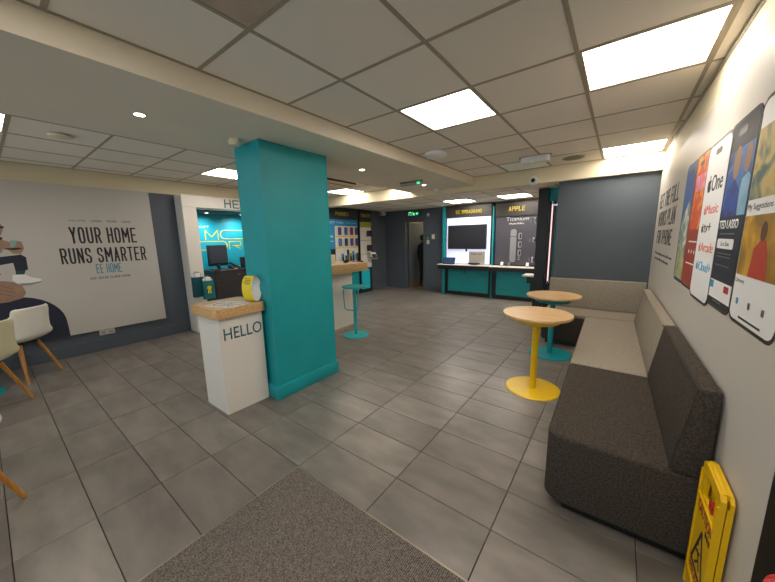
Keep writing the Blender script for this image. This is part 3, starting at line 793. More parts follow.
part('foot_loop', B().tube([lp(-.17, -.05, .75), lp(-.165, -.06, .60), lp(-.155, -.065, .46), lp(-.13, -.08, .435), lp(-.03, -.13, .43), lp(.03, -.15, .445), lp(.045, -.15, .48), lp(.05, -.13, .60), lp(.055, -.11, .75)], .009, 10), M_TEALS, t)
# things on the tall counter
t = thing('leaflet_box', 'beige leaflet box with a dark header on the tall counter', 'leaflet holder', (-3.78, 3.42, 1.118), PI/2)
part('box', B().box(-.10, .10, -.06, .06, 0, .14, .003, 1), M_CREAM, t)
part('header', B().box(-.10, .10, .03, .045, .14, .215), M_DKGREY, t)
part('leaflet', B().box(-.08, .08, -.02, .02, .12, .165), M_DARK, t)
t = thing('magazine_stack', 'small stack of white brochures on the near edge of the tall counter', 'brochures', (-3.44, 3.16, 1.118), R(85))
for k in range(4): part('brochure', B().box(-.11+.003*k, .11+.002*k, -.075, .075, .004*k, .0035+.004*k), M_WHP if k % 2 else M_POSTER, t)
t = thing('counter_phone', 'black handset on a small stand on the tall counter', 'phone', (-3.6, 3.62, 1.118), R(75))
part('stand', B().prism([(-.03, 0), (.03, 0), (.01, .045)], -.02, .02, 'X'), M_BLACK, t); part('handset', B().prism(rrect(-.035, .035, .01, .045, .008), -.05, -.04, 'Y'), M_BLACKG, t)

# ------------------------------------------------------------------ PHONES and TABLETS wall displays (left wall, far)
def wall_unit(name, label, x0, x1, header, hx0, hx1):
    t = thing(name, label, 'display unit', (XL+.003, 0, 0), PI/2, 'wall display units along the left wall')
    part('carcass', B().box(x0, x1, -.10, 0, 0, 2.285), M_BLACK, t)
    h = part('header', B().box(x0+.005, x1-.005, -.125, -.10, 2.005, 2.285), mat('header_black', '232325', .45), t)
    caps('lettering', header, hx0, hx1, 2.095, 2.18, -.125, M_TXTY, h, .0105)
    return t
t = wall_unit('phone_display', 'black wall display unit of phones headed in yellow, right of the teal column', 4.58, 6.29, 'PHONES', 5.45, 5.90)
part('blue_strip', B().box(4.60, 6.25, -.118, -.10, 1.845, 2.0), M_BLUEP, t)
txt('strip_words', 'PERFECT YOU', 4.95, 5.72, 1.895, 1.945, -.118, M_WHP, t)
txt('strip_words', 'find your new phone', 5.80, 6.20, 1.905, 1.93, -.118, M_WHP, t)
part('backboard', B().box(5.42, 6.25, -.112, -.10, .92, 1.84), M_WHITE, t)
bl = part('blue_poster', B().box(4.60, 5.40, -.115, -.10, 1.27, 1.84), M_BLUEP, t)
txt('poster_words', 'new', 5.10, 5.36, 1.55, 1.60, -.115, M_WHP, t); txt('poster_words', 'save today', 5.10, 5.36, 1.44, 1.48, -.115, M_WHP, t)
flat('poster_phone', rrect(5.16, 5.24, 1.66, 1.80, .015), -.115, M_DARK, t)
part('price_rail', B().box(5.42, 6.25, -.116, -.112, 1.560, 1.590), M_TXTY, t); part('price_rail', B().box(5.42, 6.25, -.116, -.112, 1.275, 1.30), M_TXTY, t)
part('lower_panel', B().box(4.62, 6.25, -.115, -.10, .10, .86), M_TEAL, t)
part('shelf', B().box(4.60, 6.27, -.26, -.10, .88, .92), M_BLACK, t)
SCREEN = ['4b2f6b', '2c4f8a', '6b2440', '31315c', '3a6ea5', '22304e', '513a7a', '263a66']
PL = []
for r_, z in enumerate((1.71, 1.43)):
    for k, y in enumerate((5.545, 5.765, 5.975, 6.165)):
        n = ['first', 'second', 'third', 'fourth'][k]
        p_ = thing('display_phone', '%s phone from the column in the %s row of the phone display' % (n, ['upper', 'lower'][r_]), 'phone', (XL+.1155, y, z), PI/2, 'phones mounted on the wall display')
        part('mount', B().box(-.02, .02, -.03, 0, -.02, .02), M_STEEL, p_)
        part('body', B().prism(rrect(-.045, .045, -.095, .095, .014), -.04, -.03, 'Y'), M_BLACKG, p_)
        part('screen', B().prism(rrect(-.040, .040, -.088, .088, .011), -.0412, -.04, 'Y'), mat('scr_'+SCREEN[r_*4+k], SCREEN[r_*4+k], .3, emit=.25), p_)
        part('price_card', B().box(.058, .095, -.004, 0, -.09, .09), M_DARK, p_)
for k in range(7):
    y = 5.60+k*.095
    a = thing('accessory_pack', '%s accessory pack on the low shelf of the phone display' % ['first', 'second', 'third', 'fourth', 'fifth', 'sixth', 'seventh'][k], 'package', (XL+.18, y, .92), PI/2, 'accessory packs on the phone display shelf')
    hh = .22+.05*(k % 3)
    part('card', B().box(-.036, .036, -.004, .004, 0, hh), [M_BLUEP, M_WHP, M_DARK, M_OLIVE][k % 4], a)
    part('blister', B().box(-.026, .026, -.022, -.004, .03, hh*.65, .006, 1), [M_DARK, M_NAVY, M_STEEL][k % 3], a)
t = wall_unit('tablet_display', 'narrow black wall display unit of tablets headed in yellow, by the dark corner', 6.33, 6.83, 'TABLETS', 6.39, 6.78)
part('olive_strip', B().box(6.36, 6.81, -.118, -.10, 1.825, 1.965), M_OLIVE, t)
txt('strip_words', 'tablets', 6.46, 6.74, 1.87, 1.92, -.118, mat('green_print', '6f9a22', .5), t)
part('backboard', B().box(6.36, 6.81, -.112, -.10, .70, 1.82), M_WHITE, t)
for z in (1.46, 1.08): part('joint', B().box(6.36, 6.81, -.1135, -.112, z, z+.012), M_STEEL, t)
part('lower_panel', B().box(6.37, 6.72, -.115, -.10, .10, .66), mat('teal_lightbox', '15a6b4', .5, emit=.12), t)
for k, z in enumerate((1.65, 1.25)):
    p_ = thing('display_tablet', ['upper', 'lower'][k]+' black tablet mounted on the tablet display', 'tablet', (XL+.1155, 6.69, z), PI/2, 'tablets on the wall display')
    part('mount', B().box(-.02, .02, -.03, 0, -.02, .02), M_STEEL, p_)
    part('body', B().prism(rrect(-.10, .12, -.08, .08, .015), -.042, -.03, 'Y'), M_BLACKG, p_)
    part('screen', B().prism(rrect(-.09, .11, -.07, .07, .008), -.0432, -.042, 'Y'), M_DARK, p_)
p_ = thing('stand_tablet', 'white tablet tilted on an arm in front of the tablet display', 'tablet', (XL+.1155, 6.74, 1.02), PI/2)
part('arm', B().tube([(0, 0, -.05), (0, -.10, -.03), (0, -.15, .02)], .012), M_BLACK, p_)
part('body', B().prism([(-.20, -.08), (-.185, -.085), (-.10, .10), (-.115, .105)], -.11, .11, 'X'), M_WHP, p_)
part('screen', B().prism([(-.203, -.07), (-.2005, -.07), (-.1175, .09), (-.12, .09)], -.095, .095, 'X'), M_DARK, p_)

# ------------------------------------------------------------------ doorway, corridor and person
d1 = struct('door_1', B().box(DX0-.03, DX0+.025, YB-.02, YB+.13, 0, DZ+.03).box(DX1-.025, DX1+.03, YB-.02, YB+.13, 0, DZ+.03).box(DX0+.025, DX1-.025, YB-.02, YB+.13, DZ-.02, DZ+.03), M_SLATE)
lf = part('leaf', B().box(0, .045, 0, .72, .01, DZ-.025), M_SLATE2, d1); lf.location = (DX0+.03, YB+.12, 0); lf.rotation_euler = (0, 0, R(-20))
part('kick_plate', B().box(.045, .049, .02, .70, .02, .17), mat('kick_brown', '6d5646', .5), lf)
part('handle', B().cyl((.05, .64, 1.0), .01, .04, 10, 'X').tube([(.09, .64, 1.0), (.09, .52, 1.0)], .01, 8), M_STEEL, lf)
M_CORR = mat('corridor_paint', 'c9b690', .7)
struct('wall_corridor', B().box(DX0-.5, DX1+.6, 9.3, 9.4, 0, 2.4).box(DX0-.6, DX0-.5, YB+.12, 9.4, 0, 2.4).box(DX1+.5, DX1+.6, YB+.12, 9.4, 0, 2.4), M_CORR)
struct('ceiling', B().box(DX0-.6, DX1+.6, YB+.12, 9.4, 2.4, 2.5), M_CORR)
t = thing('corridor_lamp', 'ceiling lamp in the corridor behind the dark doorway', 'ceiling light', (-4.5, 8.6, 2.4))
part('tray', B().box(-.12, .12, -.3, .3, -.03, 0), M_PLW, t); part('tube', B().box(-.09, .09, -.27, .27, -.04, -.03), mat('lamp_corridor', 'ffe9c4', .5, emit=45), t)

def person():
    t = thing('person', 'person in black clothing standing in the doorway, half hidden by the frame', 'person', (-4.66, 7.98, 0), R(15))
    V, E_, Rr = [], [], []
    def v(p, r, par=None):
        V.append(p); Rr.append(r if isinstance(r, tuple) else (r, r))
        if par is not None: E_.append((par, len(V)-1))
        return len(V)-1
    pel = v((0, 0, .88), (.15, .11))
    wa = v((0, 0, 1.00), (.135, .10), pel); ch = v((0, .01, 1.18), (.155, .11), wa); sh = v((0, .01, 1.30), (.12, .085), ch)
    nk = v((0, .005, 1.37), (.052, .055), sh); hd0 = v((0, -.01, 1.44), (.068, .08), nk); hd1 = v((0, -.015, 1.52), (.075, .092), hd0); v((0, -.01, 1.575), (.05, .06), hd1)
    for s in (-1, 1):
        hp = v((s*.09, 0, .80), (.09, .095), pel); kn = v((s*.095, -.01, .45), (.062, .066), hp); an = v((s*.10, .02, .10), (.045, .05), kn)
        hl = v((s*.10, 0, .045), (.042, .042), an); v((s*.115, -.15, .035), (.045, .030), hl)
        so = v((s*.17, .01, 1.28), .055, sh); el = v((s*.215, .03, 1.02), .042, so); wr_ = v((s*.225, -.03, .79), .028, el)
        pm = v((s*.225, -.04, .73), (.018, .036), wr_)
        for k in range(4):
            f1 = v((s*.222, -.075+k*.021, .685), .0095, pm); f2 = v((s*.215, -.078+k*.021, .66), .009, f1); v((s*.205, -.078+k*.021, .636+.006*abs(k-1.4)), .008, f2)
        th_ = v((s*.212, -.085, .725), .0105, pm); v((s*.204, -.098, .69), .009, th_)
    me = bpy.data.meshes.new('body'); me.from_pydata(V, E_, [])
    ob = bpy.data.objects.new('body_tmp', me); C.objects.link(ob)
    md = ob.modifiers.new('s', 'SKIN'); md.use_smooth_shade = True
    for k, sv in enumerate(me.skin_vertices[0].data):
        sv.radius = Rr[k]; sv.use_root = (k == 0)
    sb = ob.modifiers.new('u', 'SUBSURF'); sb.levels = 1; sb.render_levels = 1
    dg = bpy.context.evaluated_depsgraph_get()
    m2 = bpy.data.meshes.new_from_object(ob.evaluated_get(dg)); bpy.data.objects.remove(ob)
    m2.materials.clear(); m2.materials.append(mat('clothes_black', '131318', .85)); m2.materials.append(M_SKIN); m2.materials.append(M_BLACK)
    for p in m2.polygons:
        z = p.center.z; ax = abs(p.center.x)
        p.material_index = 1 if (z > 1.375 or (ax > .19 and z < .775 and z > .6)) else (2 if z < .085 else 0)
        p.use_smooth = True
    link('body', m2, t)
    # hair, ears, face
    bh = B()
    bmesh.ops.create_uvsphere(bh.bm, u_segments=20, v_segments=14, radius=1)
    for vv in bh.bm.verts:
        vv.co = Vector((vv.co.x*.088, vv.co.y*.103+.012, vv.co.z*.105+1.515))
    bmesh.ops.delete(bh.bm, geom=[f for f in bh.bm.faces if f.calc_center_median().y < -.035 and f.calc_center_median().z < 1.57], context='FACES')
    part('hair', bh, mat('hair_dark', '15110f', .6), t)
    part('ear', B().lathe([(0, -.008), (.02, -.006), (.024, .006), (0, .01)], (.078, 0, 1.49), 10, 'X'), M_SKIN, t); part('ear', B().lathe([(0, .008), (.02, .006), (.024, -.006), (0, -.01)], (-.078, 0, 1.49), 10, 'X'), M_SKIN, t)
    part('nose', B().prism([(-.012, 1.465), (.012, 1.465), (.004, 1.51), (-.004, 1.51)], -.122, -.09, 'Y'), M_SKIN, t)
    for s in (-.03, .03): part('eye', B().lathe([(0, 0), (.011, 0), (.008, -.006), (0, -.008)], (s, -.097, 1.505), 10, 'Y'), M_WHP, t)
    part('mouth', B().box(-.024, .024, -.098, -.085, 1.432, 1.439), mat('lips', '8c4a42', .6), t)
    t.rotation_euler = (0, 0, R(160))
person()

# exit sign, switch plates
t = thing('exit_sign', 'green lit exit sign above the dark doorway', 'exit sign', (-4.76, YB, 2.18))
part('case', B().box(-.20, .20, -.05, 0, -.07, .07, .006), M_BLACK, t)
part('panel', B().box(-.19, .19, -.053, -.05, -.06, .06), mat('exit_dark_green', '0b3d26', .5, emit=.3, ecol='0f6a40'), t)
part('running_figure', strokes(B(), [((-.03, .02), (0, -.01)), ((0, -.01), (.03, -.045)), ((0, -.01), (-.03, -.045)), ((-.03, .005), (.03, .01))], .014, -.053).cyl((-.03, -.056, .035), .012, .003, 10, 'Y'), mat('exit_lit', '8dffc2', .5, emit=.8), t)
part('arrow', strokes(B(), [((.14, .0), (.09, .03)), ((.14, 0), (.09, -.03)), ((.06, 0), (.14, 0))], .014, -.053), mat('exit_lit', '8dffc2', .5), t)
part('door_symbol', strokes(B(), [((-.16, -.045), (-.16, .045)), ((-.16, .045), (-.09, .045)), ((-.09, .045), (-.09, -.045))], .014, -.053), mat('exit_lit', '8dffc2', .5), t)
def plate(x, z, w_, h_, m, label, cat, name='switch_plate', led=None):
    t = thing(name, label, cat, (x, YB, z), 0, 'small plates on the back wall')
    part('plate', B().box(-w_/2, w_/2, -.012, 0, -h_/2, h_/2, .003, 1), m, t)
    part('button', B().box(-w_*.22, w_*.22, -.018, -.011, -h_*.2, h_*.2), led or M_WHP, t)
plate(-4.16, 1.53, .09, .13, M_CREAM, 'cream switch plate on the wall right of the doorway', 'switch')
plate(-4.32, 1.385, .09, .12, M_PLW, 'white exit button plate low beside the doorway frame', 'switch')
plate(-4.32, 1.50, .075, .075, M_DKGREY, 'small green release button beside the doorway frame', 'switch', led=mat('led_33d060b', '33c070', .5, emit=.8))
plate(-4.32, 2.13, .08, .09, M_PLW, 'small cream sensor box high on the wall beside the exit sign', 'sensor', 'sensor_box')

# ------------------------------------------------------------------ back displays
M_HDR = mat('header_metal', '413d39', .35, .3, var=.1, vscale=4)
t = thing('broadband_display', 'tall backlit display bay for broadband with a television', 'display unit', (0, YB, 0), 0, 'back wall display bays')
part('teal_post', B().box(-3.765, -3.685, -.22, 0, 0, 2.296), M_TEALP, t)
part('carcass', B().box(-3.685, -2.47, -.17, 0, 0, 2.296), M_BLACK, t)
h = part('header', B().box(-3.665, -2.495, -.21, -.17, 1.99, 2.292), M_HDR, t)
caps('lettering', 'EE', -3.40, -3.292, 2.08, 2.165, -.21, M_TXTY, h, .0105); caps('lettering', 'BROADBAND', -3.245, -2.73, 2.08, 2.165, -.21, M_TXTY, h, .0105)
part('lightbox', B().box(-3.655, -2.515, -.19, -.17, .83, 1.985), mat('lightbox_white', 'cfd8f0', .5, emit=.5, ecol='dfe8ff'), t)
part('lower_panel', B().box(-3.60, -2.50, -.19, -.17, .10, .665), M_TEALP, t)
part('lower_frame', B().box(-3.64, -3.60, -.20, -.17, .03, .70).box(-2.52, -2.48, -.20, -.17, .03, .70).box(-3.60, -2.52, -.20, -.17, .03, .09), M_BLACK, t)
part('teal_strip', B().box(-2.465, -2.436, -.20, 0, 0, 2.2), M_TEALP, t)
sh = part('shelf', B().box(-3.78, -2.45, -.46, -.17, .70, .80, .004, 1), M_BLACK, t)
part('shelf_top', B().box(-3.79, -2.45, -.47, -.19, .80, .822, .003, 1), M_WHITE, sh)
part('hook', B().tube([(-3.05, -.4, .70), (-3.05, -.4, .62), (-3.07, -.4, .60)], .008, 6), M_BLACK, t)
tv = thing('television', 'flat black television on the backlit white broadband panel', 'television', (-3.10, YB-.192, 1.50))
part('bezel', B().box(-.505, .505, -.04, 0, -.30, .30, .005, 1), M_BLACK, tv); part('screen', B().box(-.49, .49, -.042, -.0395, -.285, .285), mat('tv_screen', '24252c', .25), tv)
part('stand_bar', B().box(-.02, .02, -.03, 0, -.36, -.30), M_BLACK, tv)
lp_ = thing('hub_screen', 'small blue screened tablet tilted on the broadband shelf', 'tablet', (-3.50, YB-.36, .823), R(8))
part('stand', B().prism([(.0, 0), (.09, 0), (.05, .10)], -.10, .10, 'X'), M_BLACK, lp_)
part('body', B().prism([(-.05, .0), (-.035, 0), (.045, .165), (.03, .165)], -.155, .155, 'X'), M_BLACKG, lp_)
part('screen', B().prism([(-.0465, .015), (-.0445, .015), (.0255, .155), (.0235, .155)], -.135, .135, 'X'), mat('hub_blue', '263f66', .3, emit=.12), lp_)
bx = thing('router_box', 'grey printed carton standing on the broadband shelf under the television', 'box', (-2.80, YB-.27, .823))
part('carton', B().box(-.19, .19, -.035, .035, 0, .32, .002, 1), mat('carton_grey', 'a7a29a', .6), bx)
txt('print_line', 'SMART HUB', -.14, .14, .24, .28, -.035, M_DARK, bx)
ro = thing('router', 'low black router in front of the grey carton', 'router', (-2.83, YB-.375, .823))
part('body', B().prism(rrect(-.15, .15, -.045, .045, .044), .012, .05, 'Z', .008), M_BLACK, ro); part('foot', B().box(-.08, .08, -.03, .03, 0, .014), M_BLACK, ro)

t = thing('apple_display', 'dark display bay with a titanium phone poster, beside the black tower', 'display unit', (0, YB, 0), 0, 'back wall display bays')
part('carcass', B().box(-2.425, -1.46, -.15, 0, 0, 2.27), M_BLACK, t)
h = part('header', B().box(-2.40, -1.47, -.21, -.15, 1.955, 2.268), M_HDR, t)
caps('lettering', 'APPLE', -2.105, -1.755, 2.065, 2.165, -.21, M_TXTY, h, .013)
part('poster', B().box(-2.39, -1.48, -.17, -.15, .84, 1.955), mat('poster_grey', '45434d', .5, emit=.06), t)
part('lower_panel', B().box(-2.33, -1.56, -.19, -.15, .10, .70), M_TEALP, t)
part('lower_frame', B().box(-2.39, -2.33, -.20, -.15, .03, .70).box(-1.56, -1.50, -.20, -.15, .03, .70).box(-2.33, -1.56, -.20, -.15, .03, .09), M_BLACK, t)
txt('lettering', 'Titanium', -2.16, -1.67, 1.845, 1.93, -.17, M_WHP, t, bold=-.012)
for w__, a_, c_ in (('iPhone', -2.09, -1.94), ('15', -1.92, -1.87), ('Pro', -1.85, -1.77)): txt('lettering', w__, a_, c_, 1.765, 1.80, -.17, M_WHP, t, bold=.012)
M_TI = mat('print_titanium', 'a6a2a4', .3, .6); M_TID = mat('print_titanium_dark', '4c484c', .3, .4)
flat('poster_phone_edge', rrect(-2.05, -1.915, .90, 1.66, .055), -.17, M_TI, t, .003)
flat('poster_phone_line', [(-2.05, 1.50), (-1.915, 1.50), (-1.915, 1.488), (-2.05, 1.488)], -.173, M_TID, t, .001)
flat('poster_phone_back', rrect(-1.925, -1.87, .92, 1.64, .025), -.17, M_TID, t, .002)
for k in range(3):
    z = 1.50-k*.19
    flat('poster_lens', rrect(-1.875, -1.80, z-.075, z+.075, .03), -.17, M_TI, t, .004)
    flat('poster_lens_glass', rrect(-1.845, -1.81, z-.05, z+.05, .015), -.174, M_DARK, t, .001)
for k in range(3): flat('poster_button', rrect(-1.87, -1.82, .955+k*.05, .98+k*.05, .008), -.17, M_TI, t, .004)
sh = part('shelf', B().box(-2.43, -1.40, -.44, -.15, .70, .79, .004, 1), M_BLACK, t)
part('shelf_top', B().box(-2.43, -1.40, -.45, -.17, .79, .81, .003, 1), M_WHITE, sh)
for k, (x, lb) in enumerate(((-2.18, 'first small phone stand on the shelf under the titanium poster'), (-2.02, 'second small phone stand on the shelf under the titanium poster'), (-1.62, 'phone stand at the tower end of the titanium poster shelf'))):
    p_ = thing('phone_stand', lb, 'phone stand', (x, YB-.30, .81), 0, 'phone stands on the back shelf')
    part('puck', B().cyl((0, 0, 0), .03, .02), M_STEEL, p_); part('phone', B().prism([(-.02, .02), (-.012, .02), (.018, .10), (.010, .10)], -.03, .03, 'X'), M_WHP if k != 1 else M_STEEL, p_)

# side tower with light tube and mounted handsets
t = thing('display_tower', 'black display tower with a pinkish light tube at the end of the partition', 'display unit', (0, 0, 0))
part('fin', B().box(-1.20, -1.045, 5.98, 6.10, 0, 2.296), M_BLACK, t)
part('back_board', B().box(-1.045, -.60, 6.12, 6.18, 0, 2.296), M_BLACK, t)
part('teal_edge', B().box(-.93, -.915, 6.06, 6.12, 0, 2.1), M_TEALP, t)
part('teal_header', B().box(-1.045, -.62, 6.07, 6.12, 2.08, 2.296), M_TEALP, t)
part('light_tube', B().cyl((-.985, 6.06, .70), .010, 1.33, 12), mat('tube_pink', 'ffd9d6', .5, emit=1.0, ecol='ffd2d4'), t)
for z in (.66, 2.03): part('end_cap', B().cyl((-.985, 6.06, z), .035, .045, 14), M_CHROME, t)
part('cap_arm', B().box(-.985, -.90, 6.05, 6.07, 2.0, 2.03), M_CHROME, t)
part('foot_shelf', B().box(-1.40, -1.20, 5.98, 6.30, .76, .79), M_WHITE, t)
part('shelf_bracket', B().box(-1.32, -1.20, 6.0, 6.10, .64, .76), M_BLACK, t)
for k, z in enumerate((1.78, 1.42, 1.06)):
    p_ = thing('security_handset', '%s handset bracket sticking out of the black tower' % ['top', 'middle', 'bottom'][k], 'phone', (-1.20, 6.2, z), 0, 'handset brackets on the tower')
    part('arm', B().box(-.08, 0, -.01, .01, -.012, .012), M_BLACK, p_)
    part('handset', B().box(-.10, -.08, -.035, .035, -.05, .05, .005, 1), M_WHP, p_)
    part('handset_screen', B().box(-.103, -.1, -.03, .03, -.042, .042), M_DARK, p_)
    part('clip', B().box(-.16, -.13, -.012, .012, -.03, .03), M_STEEL, p_); part('clip_link', B().box(-.13, -.10, -.005, .005, -.005, .005), M_STEEL, p_)

# ------------------------------------------------------------------ sofas
SL = (XR, 0, 0)
def sofa_seat(y0, y1, m, parent, nearround):
    r = .05
    pts = []
    x0, x1 = -.635, -.02
    if nearround:
        pts = [(x1, y0), (x1, y1), (x0, y1)]
        pts += [(x0+.09-.09*math.cos(a), y0+.09-.09*math.sin(a)) for a in [PI/2*k/6 for k in range(7)]]
    else:
        pts = [(x1, y0), (x1, y1)]+[(x0+.06-.06*math.sin(a), y1-.06+.06*math.cos(a)) for a in [PI/2*k/5 for k in range(6)]]+[(x0, y0)]
    return part('seat', B().prism(pts, .07, .462, 'Z', .022), m, parent)
def sofa_back(y0, y1, m, parent):
    prof = [(-.145, .464), (-.088, .865), (-.022, .868), (-.020, .464)]
    bb = B()
    bm = bb.bm
    tmp = B().prism([(p[0], p[1]) for p in prof], y0, y1, 'Y', .012)
    bb.merge(tmp.bm)
    return part('backrest', bb, m, parent)
t = thing('bench_sofa', 'dark brown upholstered bench section nearest the viewer along the white wall', 'sofa', SL, TH, 'upholstered bench sections')
sofa_seat(1.70, 2.832, M_SOFAD, t, True); sofa_back(1.702, 2.832, M_SOFAD, t)
M_STITCH = mat('stitching', '57504a', .9)
for a, c_ in (((-.094, 1.708, .862), (-.094, 2.826, .862)), ((-.094, 1.706, .86), (-.150, 1.706, .47))): part('piping', B().tube([a, c_], .0025, 6), M_SOFAD, t)
part('plinth', B().box(-.54, -.03, 1.77, 2.832, 0, .07), M_BLACK, t)
t = thing('bench_sofa', 'light taupe upholstered bench section in the middle of the corner sofa', 'sofa', SL, TH, 'upholstered bench sections')
sofa_seat(2.836, 4.60, M_SOFAL, t, False); sofa_back(2.836, 4.60, M_SOFAL, t)
part('piping', B().tube([(-.094, 2.84, .862), (-.094, 4.59, .862)], .004, 6), M_SOFAL, t)
part('plinth', B().box(-.54, -.03, 2.836, 4.60, 0, .07), M_BLACK, t)
t = thing('bench_sofa', 'taupe upholstered bench section across the foot of the dark partition', 'sofa', (0, 0, 0), 0, 'upholstered bench sections')
part('seat', B().box(-.80, .322, 4.62, 5.185, .405, .462, .022, 3), M_SOFAL, t)
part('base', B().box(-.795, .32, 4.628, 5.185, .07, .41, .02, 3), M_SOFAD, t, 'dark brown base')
bb = B().prism([(5.075, .464), (5.125, .872), (5.185, .875), (5.186, .464)], -.80, .322, 'X', .012)
part('backrest', bb, M_SOFAL, t)
part('plinth', B().box(-.74, .31, 4.70, 5.18, 0, .07), M_BLACK, t)

# ------------------------------------------------------------------ white graphic wall on the right
t = thing('graphic_wall', 'white wall panel printed with five giant phones above the sofa', 'poster', (XR, 0, 0), TH-PI/2)
# local x = -s (s runs along the wall away from the viewer); -y is into the room
part('board', B().box(-5.13, -1.245, -.012, 0, 0, 2.235), M_BOARD, t)
yw = -.012
caps('headline', 'GET THE FULL', -4.90, -3.62, 1.775, 1.935, yw, M_DARK, t, .021)
caps('headline', 'WORKS PLAN', -4.86, -3.66, 1.58, 1.735, yw, M_DARK, t, .021)
caps('headline', 'FOR IPHONE', -4.80, -3.72, 1.39, 1.535, yw, M_DARK, t, .021)
txt('small_print', 'The most Apple services all in one', -4.80, -3.55, 1.262, 1.30, yw, M_DARK, t)
txt('small_print', 'great plan with our full works', -4.78, -3.70, 1.205, 1.243, yw, M_DARK, t)
APPLE = [(0, .78), (.12, .80), (.28, .86), (.42, .80), (.48, .72), (.36, .60), (.34, .46), (.40, .32), (.50, .26), (.42, .10), (.30, -.04), (.20, -.06), (.08, -.02), (0, -.02), (-.10, -.06), (-.20, -.06), (-.34, .08), (-.44, .28), (-.48, .50), (-.42, .70), (-.28, .82), (-.12, .80)]
LEAF = [(.02, .86), (.10, .90), (.20, 1.0), (.22, 1.14), (.10, 1.08), (.02, .98)]
def apple(x, z, s, m, parent, y):
    part('fruit_mark', B().prism([(x+p*s, z+q*s) for p, q in APPLE], y-.001, y, 'Y').prism([(x+p*s, z+q*s) for p, q in LEAF], y-.001, y, 'Y'), m, parent, flat=True)
def pic(name, c1, c2, scale, c3=None):
    m = bpy.data.materials.new(name); m.use_nodes = True; nt = m.node_tree; L = nt.links.new
    b = nt.nodes['Principled BSDF']; b.inputs['Roughness'].default_value = .5
    tc = nt.nodes.new('ShaderNodeTexCoord'); n = nt.nodes.new('ShaderNodeTexNoise'); n.inputs['Scale'].default_value = scale; n.inputs['Detail'].default_value = 2; n.inputs['Distortion'].default_value = .8
    L(tc.outputs['Object'], n.inputs['Vector']); cr = nt.nodes.new('ShaderNodeValToRGB')
    cr.color_ramp.elements[0].position = .38; cr.color_ramp.elements[1].position = .62
    cr.color_ramp.elements[0].color = lin(c1); cr.color_ramp.elements[1].color = lin(c2)
    if c3: e = cr.color_ramp.elements.new(.5); e.color = lin(c3)
    L(n.outputs['Fac'], cr.inputs['Fac']); L(cr.outputs['Color'], b.inputs['Base Color']); return m
def phone_print(s0, s1, lay, base, z0=1.145, z1=1.99):
    y = yw-.0015*lay
    p = part('phone_print', B().prism(rrect(-s1, -s0, z0, z1, .06), y-.0012, y if lay == 0 else yw, 'Y'), M_BLACK, t, flat=True)
    yi = y-.0012
    scr = flat('screen', rrect(-s1+.014, -s0-.014, z0+.014, z1-.014, .048), yi, base, p, .0006)
    cx = -(s0+s1)/2; flat('pill', rrect(cx-.055, cx+.055, z1-.075, z1-.045, .0149), yi-.0006, M_BLACK, p, .0006)
    return p, yi-.0006
yy = lambda a: a
# phone 1 (farthest): blue over pale picture
p, y = phone_print(2.95, 3.33, 0, mat('pp_sky', '3a62a8', .5))
flat('picture', [(-3.286, 1.20), (-2.944, 1.20), (-2.944, 1.62), (-3.08, 1.72), (-3.286, 1.60)], y, pic('pic_pale', '9fb39a', 'd7dccb', 7, '6f7f86'), p, .0005)
flat('picture', [(-3.286, 1.17), (-2.944, 1.17), (-2.944, 1.30), (-3.286, 1.42)], y-.0005, pic('pic_green', 'b7b98a', '8f9a63', 9), p, .0005)
# phone 2: orange and pink artwork above a red player
p, y = phone_print(2.61, 3.0, 1, mat('pp_red', '9c3a22', .5))
flat('picture', rrect(-2.936, -2.574, 1.52, 1.976, .04), y, pic('pic_orange', 'd4562c', 'e9a02e', 8, 'c9462b'), p, .0004)
flat('picture', [(-2.92, 1.76), (-2.59, 1.76), (-2.59, 1.86), (-2.92, 1.86)], y-.0004, pic('pic_pink', 'e3a0c4', 'd86a5c', 22), p, .0004)
for z in (1.30, 1.44): flat('player_bar', [(-2.90, z), (-2.62, z), (-2.62, z+.008), (-2.90, z+.008)], y, M_WHP, p, .0004)
for k in (-1, 0, 1): flat('player_button', [(-2.765+k*.08-.012, 1.365), (-2.765+k*.08+.016, 1.38), (-2.765+k*.08-.012, 1.395)], y, M_WHP, p, .0004)
# phone 4: dark blue programme screen
p, y = phone_print(1.85, 2.26, 1, mat('pp_navy', '1c2230', .5))
flat('picture', [(-2.246, 1.57), (-1.864, 1.57), (-1.864, 1.86), (-2.246, 1.86)], y, pic('pic_blue', '2f5a9c', '27406f', 5, '4a79b8'), p, .0003)
flat('picture_jacket', [(-2.20, 1.57), (-2.16, 1.70), (-2.06, 1.73), (-1.98, 1.67), (-1.97, 1.57)], y-.0003, pic('pic_jacket', '2148a0', '16306e', 18), p, .0003)
flat('picture_jacket', [(-2.00, 1.57), (-1.97, 1.72), (-1.90, 1.74), (-1.866, 1.72), (-1.866, 1.57)], y-.0003, pic('pic_jacket2', '6fa0c4', '8fb7d0', 9), p, .0002)
flat('picture_tone', ell(-2.07, 1.80, .05, .07), y-.0003, mat('pp_tone', '9a7a66', .6), p, .0004)
flat('picture_tone', ell(-1.93, 1.80, .042, .06), y-.0003, mat('pp_tone', '9a7a66', .6), p, .0003)
txt('title', 'TED LASSO', -2.20, -1.92, 1.515, 1.555, y, M_WHP, p, .0005, .02)
flat('white_button', rrect(-2.19, -1.94, 1.425, 1.47, .012), y, M_WHP, p, .0004)
txt('button_words', 'Go to Show', -2.13, -2.0, 1.437, 1.458, y-.0004, M_DARK, p, .0003)
for z in (1.49, 1.40, 1.385, 1.345): flat('caption_line', [(-2.17, z), (-1.95, z), (-1.95, z+.006), (-2.17, z+.006)], y, M_STEEL, p, .0003)
flat('lower_white', [(-2.246, 1.19), (-1.864, 1.19), (-1.864, 1.275), (-2.246, 1.275)], y, M_WHP, p, .0003)
